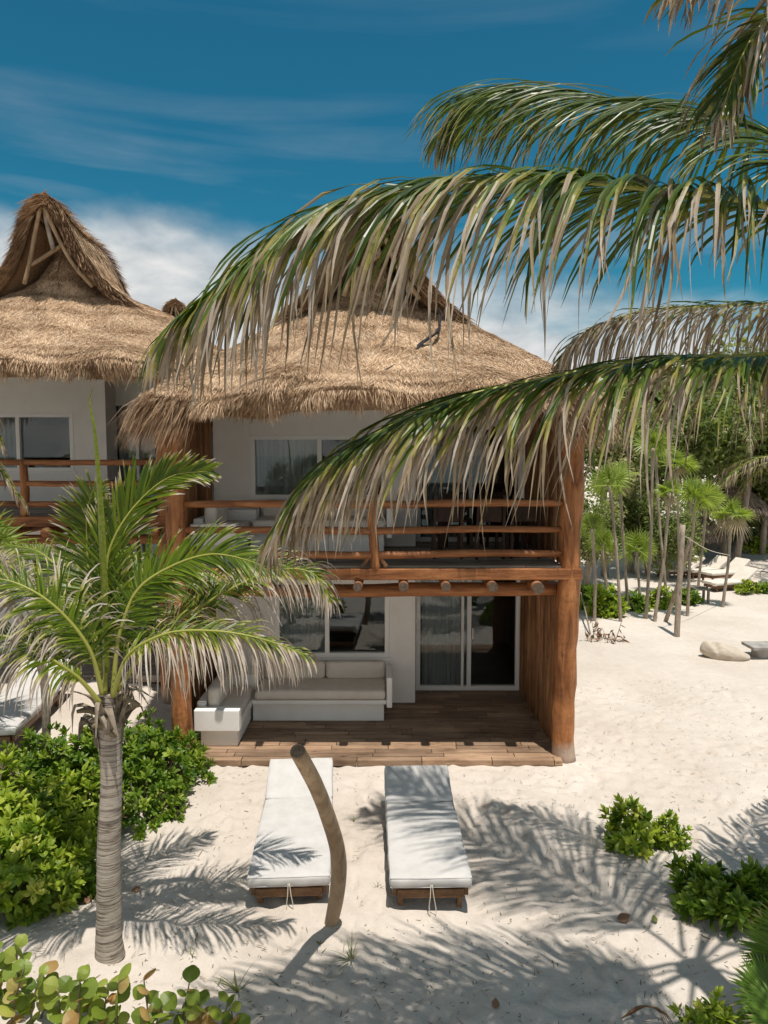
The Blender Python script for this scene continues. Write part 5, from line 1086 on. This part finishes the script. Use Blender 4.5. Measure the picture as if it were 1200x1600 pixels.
tuft((590, 1395), 9, .08, 'small grass sprout by the foot corner of the unshaded lounger', 4); tuft((500, 1478), 8, .06, 'tiny green sprout beside the shadow of the leaning pole', 5); tuft((415, 1265), 6, .05, 'faint sprout by the head end of the lounger behind the pole', 6); tuft((300, 1492), 10, .09, 'thin dry tuft on bright sand near the palm trunk', 7)
def flat_leaf(q, L, rz, label, mat='dryleaf', seed=0):
    b = gd(*q); b[2] = gz(*b[:2]) + .02; g = G(); leaf_strips(g, b[None], np.array([(math.cos(rz), math.sin(rz), .1)]), np.array([(0.1, -.3, 1.)]), np.array([L]), np.array([L * .42]), [.15, .8, 1, .7, .1], np.array([-.25]), np.array([.4]))
    tag(g.build('fallen_leaf', MAT[mat], None), label, 'leaf', 'fallen leaves on the sand')
flat_leaf((965, 1436), .12, .2, 'red-brown fallen leaf lying alone on the shaded sand'); flat_leaf((128, 1412), .1, .8, 'dark brown fallen leaf under the bright shrub beside the palm'); flat_leaf((205, 1392), .09, .3, 'dark fallen leaf on shaded sand close by the palm trunk'); flat_leaf((775, 1575), .08, 1.5, 'small tan fallen leaf in the bottom frond shadow'); flat_leaf((1025, 1445), .07, 1.6, 'small greenish fallen leaf on shaded sand near the dark clump', 'grass')
g = G(); g.tube(smooth_curve(np.array([gd(1075, 1452, .02), gd(1110, 1468, .05), gd(1150, 1485, .04), gd(1175, 1492, .05)]), 12), .007, 5); tag(g.build('twig', MAT['stem'], None), 'thin reddish twig lying across the shaded sand by the dark clump', 'twig')
t = tag(empty('frond_scrap', tuple(gd(1020, 1580))), 'curved strips of dead palm leaf on the sand at the bottom of the picture', 'palm scrap'); g = G()
for k in range(5):
    Pk = np.array([gd(970 + k * 4, 1592 - k * 2, .01), gd(1000 + k * 3, 1572, .05 + .01 * k), gd(1025 + k * 4, 1576 + k * 2, .04), gd(1040 + k * 4, 1610, .02)]); Pk = smooth_curve(Pk, 14)
    g.strips(Pk[None], np.broadcast_to(np.array((.3, .9, .2)), Pk.shape)[None], np.full((1, 14), .008), .3, rnd=np.array([.3]))
g.build('leaf_strip', MAT['dryleaf'], t)
# shreds of seaweed and twig litter, uncountable
r_ = np.random.default_rng(55); N = 6000; g = G(); u = r_.random(N)
x = r_.uniform(-3.2, 6.5, N); y = -5.4 + 9 * u ** 1.6; keep = ~((x > -2.9) & (x < 2.7) & (y > -.4)) & ~((np.abs(x + .9) < .55) & (y > -3.7) & (y < -1.2)) & ~((np.abs(x - .42) < .55) & (y > -3.7) & (y < -1.2)); x, y = x[keep], y[keep]; n = len(x)
a = r_.uniform(0, 6.28, n); L = r_.gamma(2.0, .014, n) + .012; zz = np.array([gz(p, q) for p, q in zip(x, y)]) + .006
leaf_strips(g, np.stack([x, y, zz], -1), np.stack([np.cos(a), np.sin(a), r_.uniform(0, .25, n)], -1), np.tile((0., 0, 1.), (n, 1)), L, r_.uniform(.002, .0045, n), [.7, 1, 1, .5], r_.uniform(-.2, .5, n), r_.random(n) * .3)
tag(g.build('seaweed_litter', MAT['stem'], None), 'dark shreds of dry seaweed scattered over the sand', 'litter', kind='stuff')
g = G(); b = gd(275, 1268); g.tube([b + (-.05, 0, .04), b + (.06, .02, .05)], [.04, .045], 14, 0, 1); t = tag(empty('spot_lamp', tuple(b)), 'small black garden spotlight on the sand under the shrub by the deck', 'lamp'); g.build('lamp_head', MAT['blackpot'], t); g = G(); g.tube([b + (0, 0, -.05), b + (0, 0, .01)], .012, 8); g.build('spike', MAT['blackpot'], t)

# ------------------------------------------------------------------ sky, sun, camera
world = bpy.data.worlds.new('World'); S.world = world; world.use_nodes = True; wt = world.node_tree; N_ = wt.nodes; Lk = wt.links
bg = N_['Background']; bg.inputs['Strength'].default_value = .105
sky = N_.new('ShaderNodeTexSky'); sky.sky_type = 'NISHITA'; sky.sun_disc = False
el = math.asin(-SUN[2]); az_ = math.atan2(-SUN[0], -SUN[1])
sky.sun_elevation = el; sky.sun_rotation = az_; sky.air_density = 1.0; sky.dust_density = .6; sky.ozone_density = 2.0
class Wd(M):
    def __init__(s): s.t = wt
w = Wd()
tc = N_.new('ShaderNodeTexCoord'); sep = N_.new('ShaderNodeSeparateXYZ'); Lk.new(tc.outputs['Generated'], sep.inputs[0])
zc = w.math('MAXIMUM', sep.outputs[2], 0.0)
den = w.math('ADD', zc, .22); cmb = N_.new('ShaderNodeCombineXYZ'); Lk.new(w.math('DIVIDE', sep.outputs[0], den), cmb.inputs[0]); Lk.new(w.math('DIVIDE', sep.outputs[1], den), cmb.inputs[1])
mp = N_.new('ShaderNodeMapping'); mp.inputs['Scale'].default_value = (1.0, 1.9, 1); mp.inputs['Location'].default_value = (1.7, .35, 0); Lk.new(cmb.outputs[0], mp.inputs[0])
n1 = w.noise(mp.outputs[0], 1.15, 8, .55, .25); 
sc3 = N_.new('ShaderNodeMapping'); sc3.inputs['Scale'].default_value = (3.0, 3.0, 6.5); sc3.inputs['Location'].default_value = (.4, 0, .3); Lk.new(tc.outputs['Generated'], sc3.inputs[0])
n2 = w.noise(sc3.outputs[0], 1.25, 7, .5, .2)
zeff = w.math('ADD', zc, w.math('MULTIPLY', w.math('MAXIMUM', w.math('ADD', sep.outputs[0], .05), 0.0), .22))
bank = w.ramp(zeff, [(.0, (.95, .95, .95)), (.17, (.95, .95, .95)), (.24, (.70, .70, .70)), (.30, (.28, .28, .28)), (.37, (.0, .0, .0))])
behind = w.ramp(w.math('ADD', w.math('MULTIPLY', sep.outputs[1], -.5), .5), [(.40, (0, 0, 0)), (.75, (1, 1, 1))])      # unseen cloud added over the sea side to fill the shade
over = w.ramp(zc, [(.60, (0, 0, 0)), (.84, (1, 1, 1))]); behind = w.math('MAXIMUM', behind, over)  # overhead cloud above the frame, added for more neutral fill light
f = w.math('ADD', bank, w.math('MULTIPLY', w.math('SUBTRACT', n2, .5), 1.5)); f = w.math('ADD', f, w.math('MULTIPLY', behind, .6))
cm = w.ramp(f, [(.32, (0, 0, 0)), (.92, (1, 1, 1))], 'EASE')
smp = N_.new('ShaderNodeMapping'); smp.inputs['Scale'].default_value = (1.6, 1.6, 17.0); smp.inputs['Location'].default_value = (.8, .1, .45); Lk.new(tc.outputs['Generated'], smp.inputs[0])
streak = w.noise(smp.outputs[0], 1.3, 6, .5, .4); lowz = w.ramp(zeff, [(.24, (1, 1, 1)), (.46, (.15, .15, .15))])
wisp = w.math('MULTIPLY', w.ramp(streak, [(.5, (0, 0, 0)), (.8, (.34, .34, .34))]), lowz)
cmask = w.math('MAXIMUM', cm, wisp)
tint = w.mix(1.0, sky.outputs[0], (.115, .60, .63), 'MULTIPLY')
n3 = w.noise(sc3.outputs[0], 4.5, 6, .55, .3)
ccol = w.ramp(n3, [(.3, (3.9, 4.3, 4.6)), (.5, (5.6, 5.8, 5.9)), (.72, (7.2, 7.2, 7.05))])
ccol = w.mix(behind, ccol, w.mix(1.0, ccol, (1.12, 1.05, .97), 'MULTIPLY'))  # the added out-of-frame cloud is warmed to tint its fill light
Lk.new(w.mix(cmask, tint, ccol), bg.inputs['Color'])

sl = bpy.data.lights.new('sun', 'SUN'); sl.energy = 4.4; sl.angle = R(.53); sl.color = (1.0, .945, .86)
so = bpy.data.objects.new('sun', sl); COL.objects.link(so); so.rotation_euler = Vector(SUN).to_track_quat('-Z', 'Y').to_euler(); so.location = (0, -20, 40)

cam = bpy.data.cameras.new('camera'); co = bpy.data.objects.new('camera', cam); COL.objects.link(co)
co.location = (0, -CAMD, CAMH); co.rotation_euler = (math.pi / 2 - PITCH, 0, 0)
cam.sensor_fit = 'VERTICAL'; cam.sensor_height = 24; cam.lens = 24 * FPX / 1600; cam.clip_start = .05; cam.clip_end = 6000
S.camera = co
S.view_settings.view_transform = 'Standard'; S.view_settings.look = 'None'; S.view_settings.gamma = 1; S.view_settings.exposure = .15
S.cycles.max_bounces = 8; S.cycles.transparent_max_bounces = 16; S.cycles.use_denoising = True
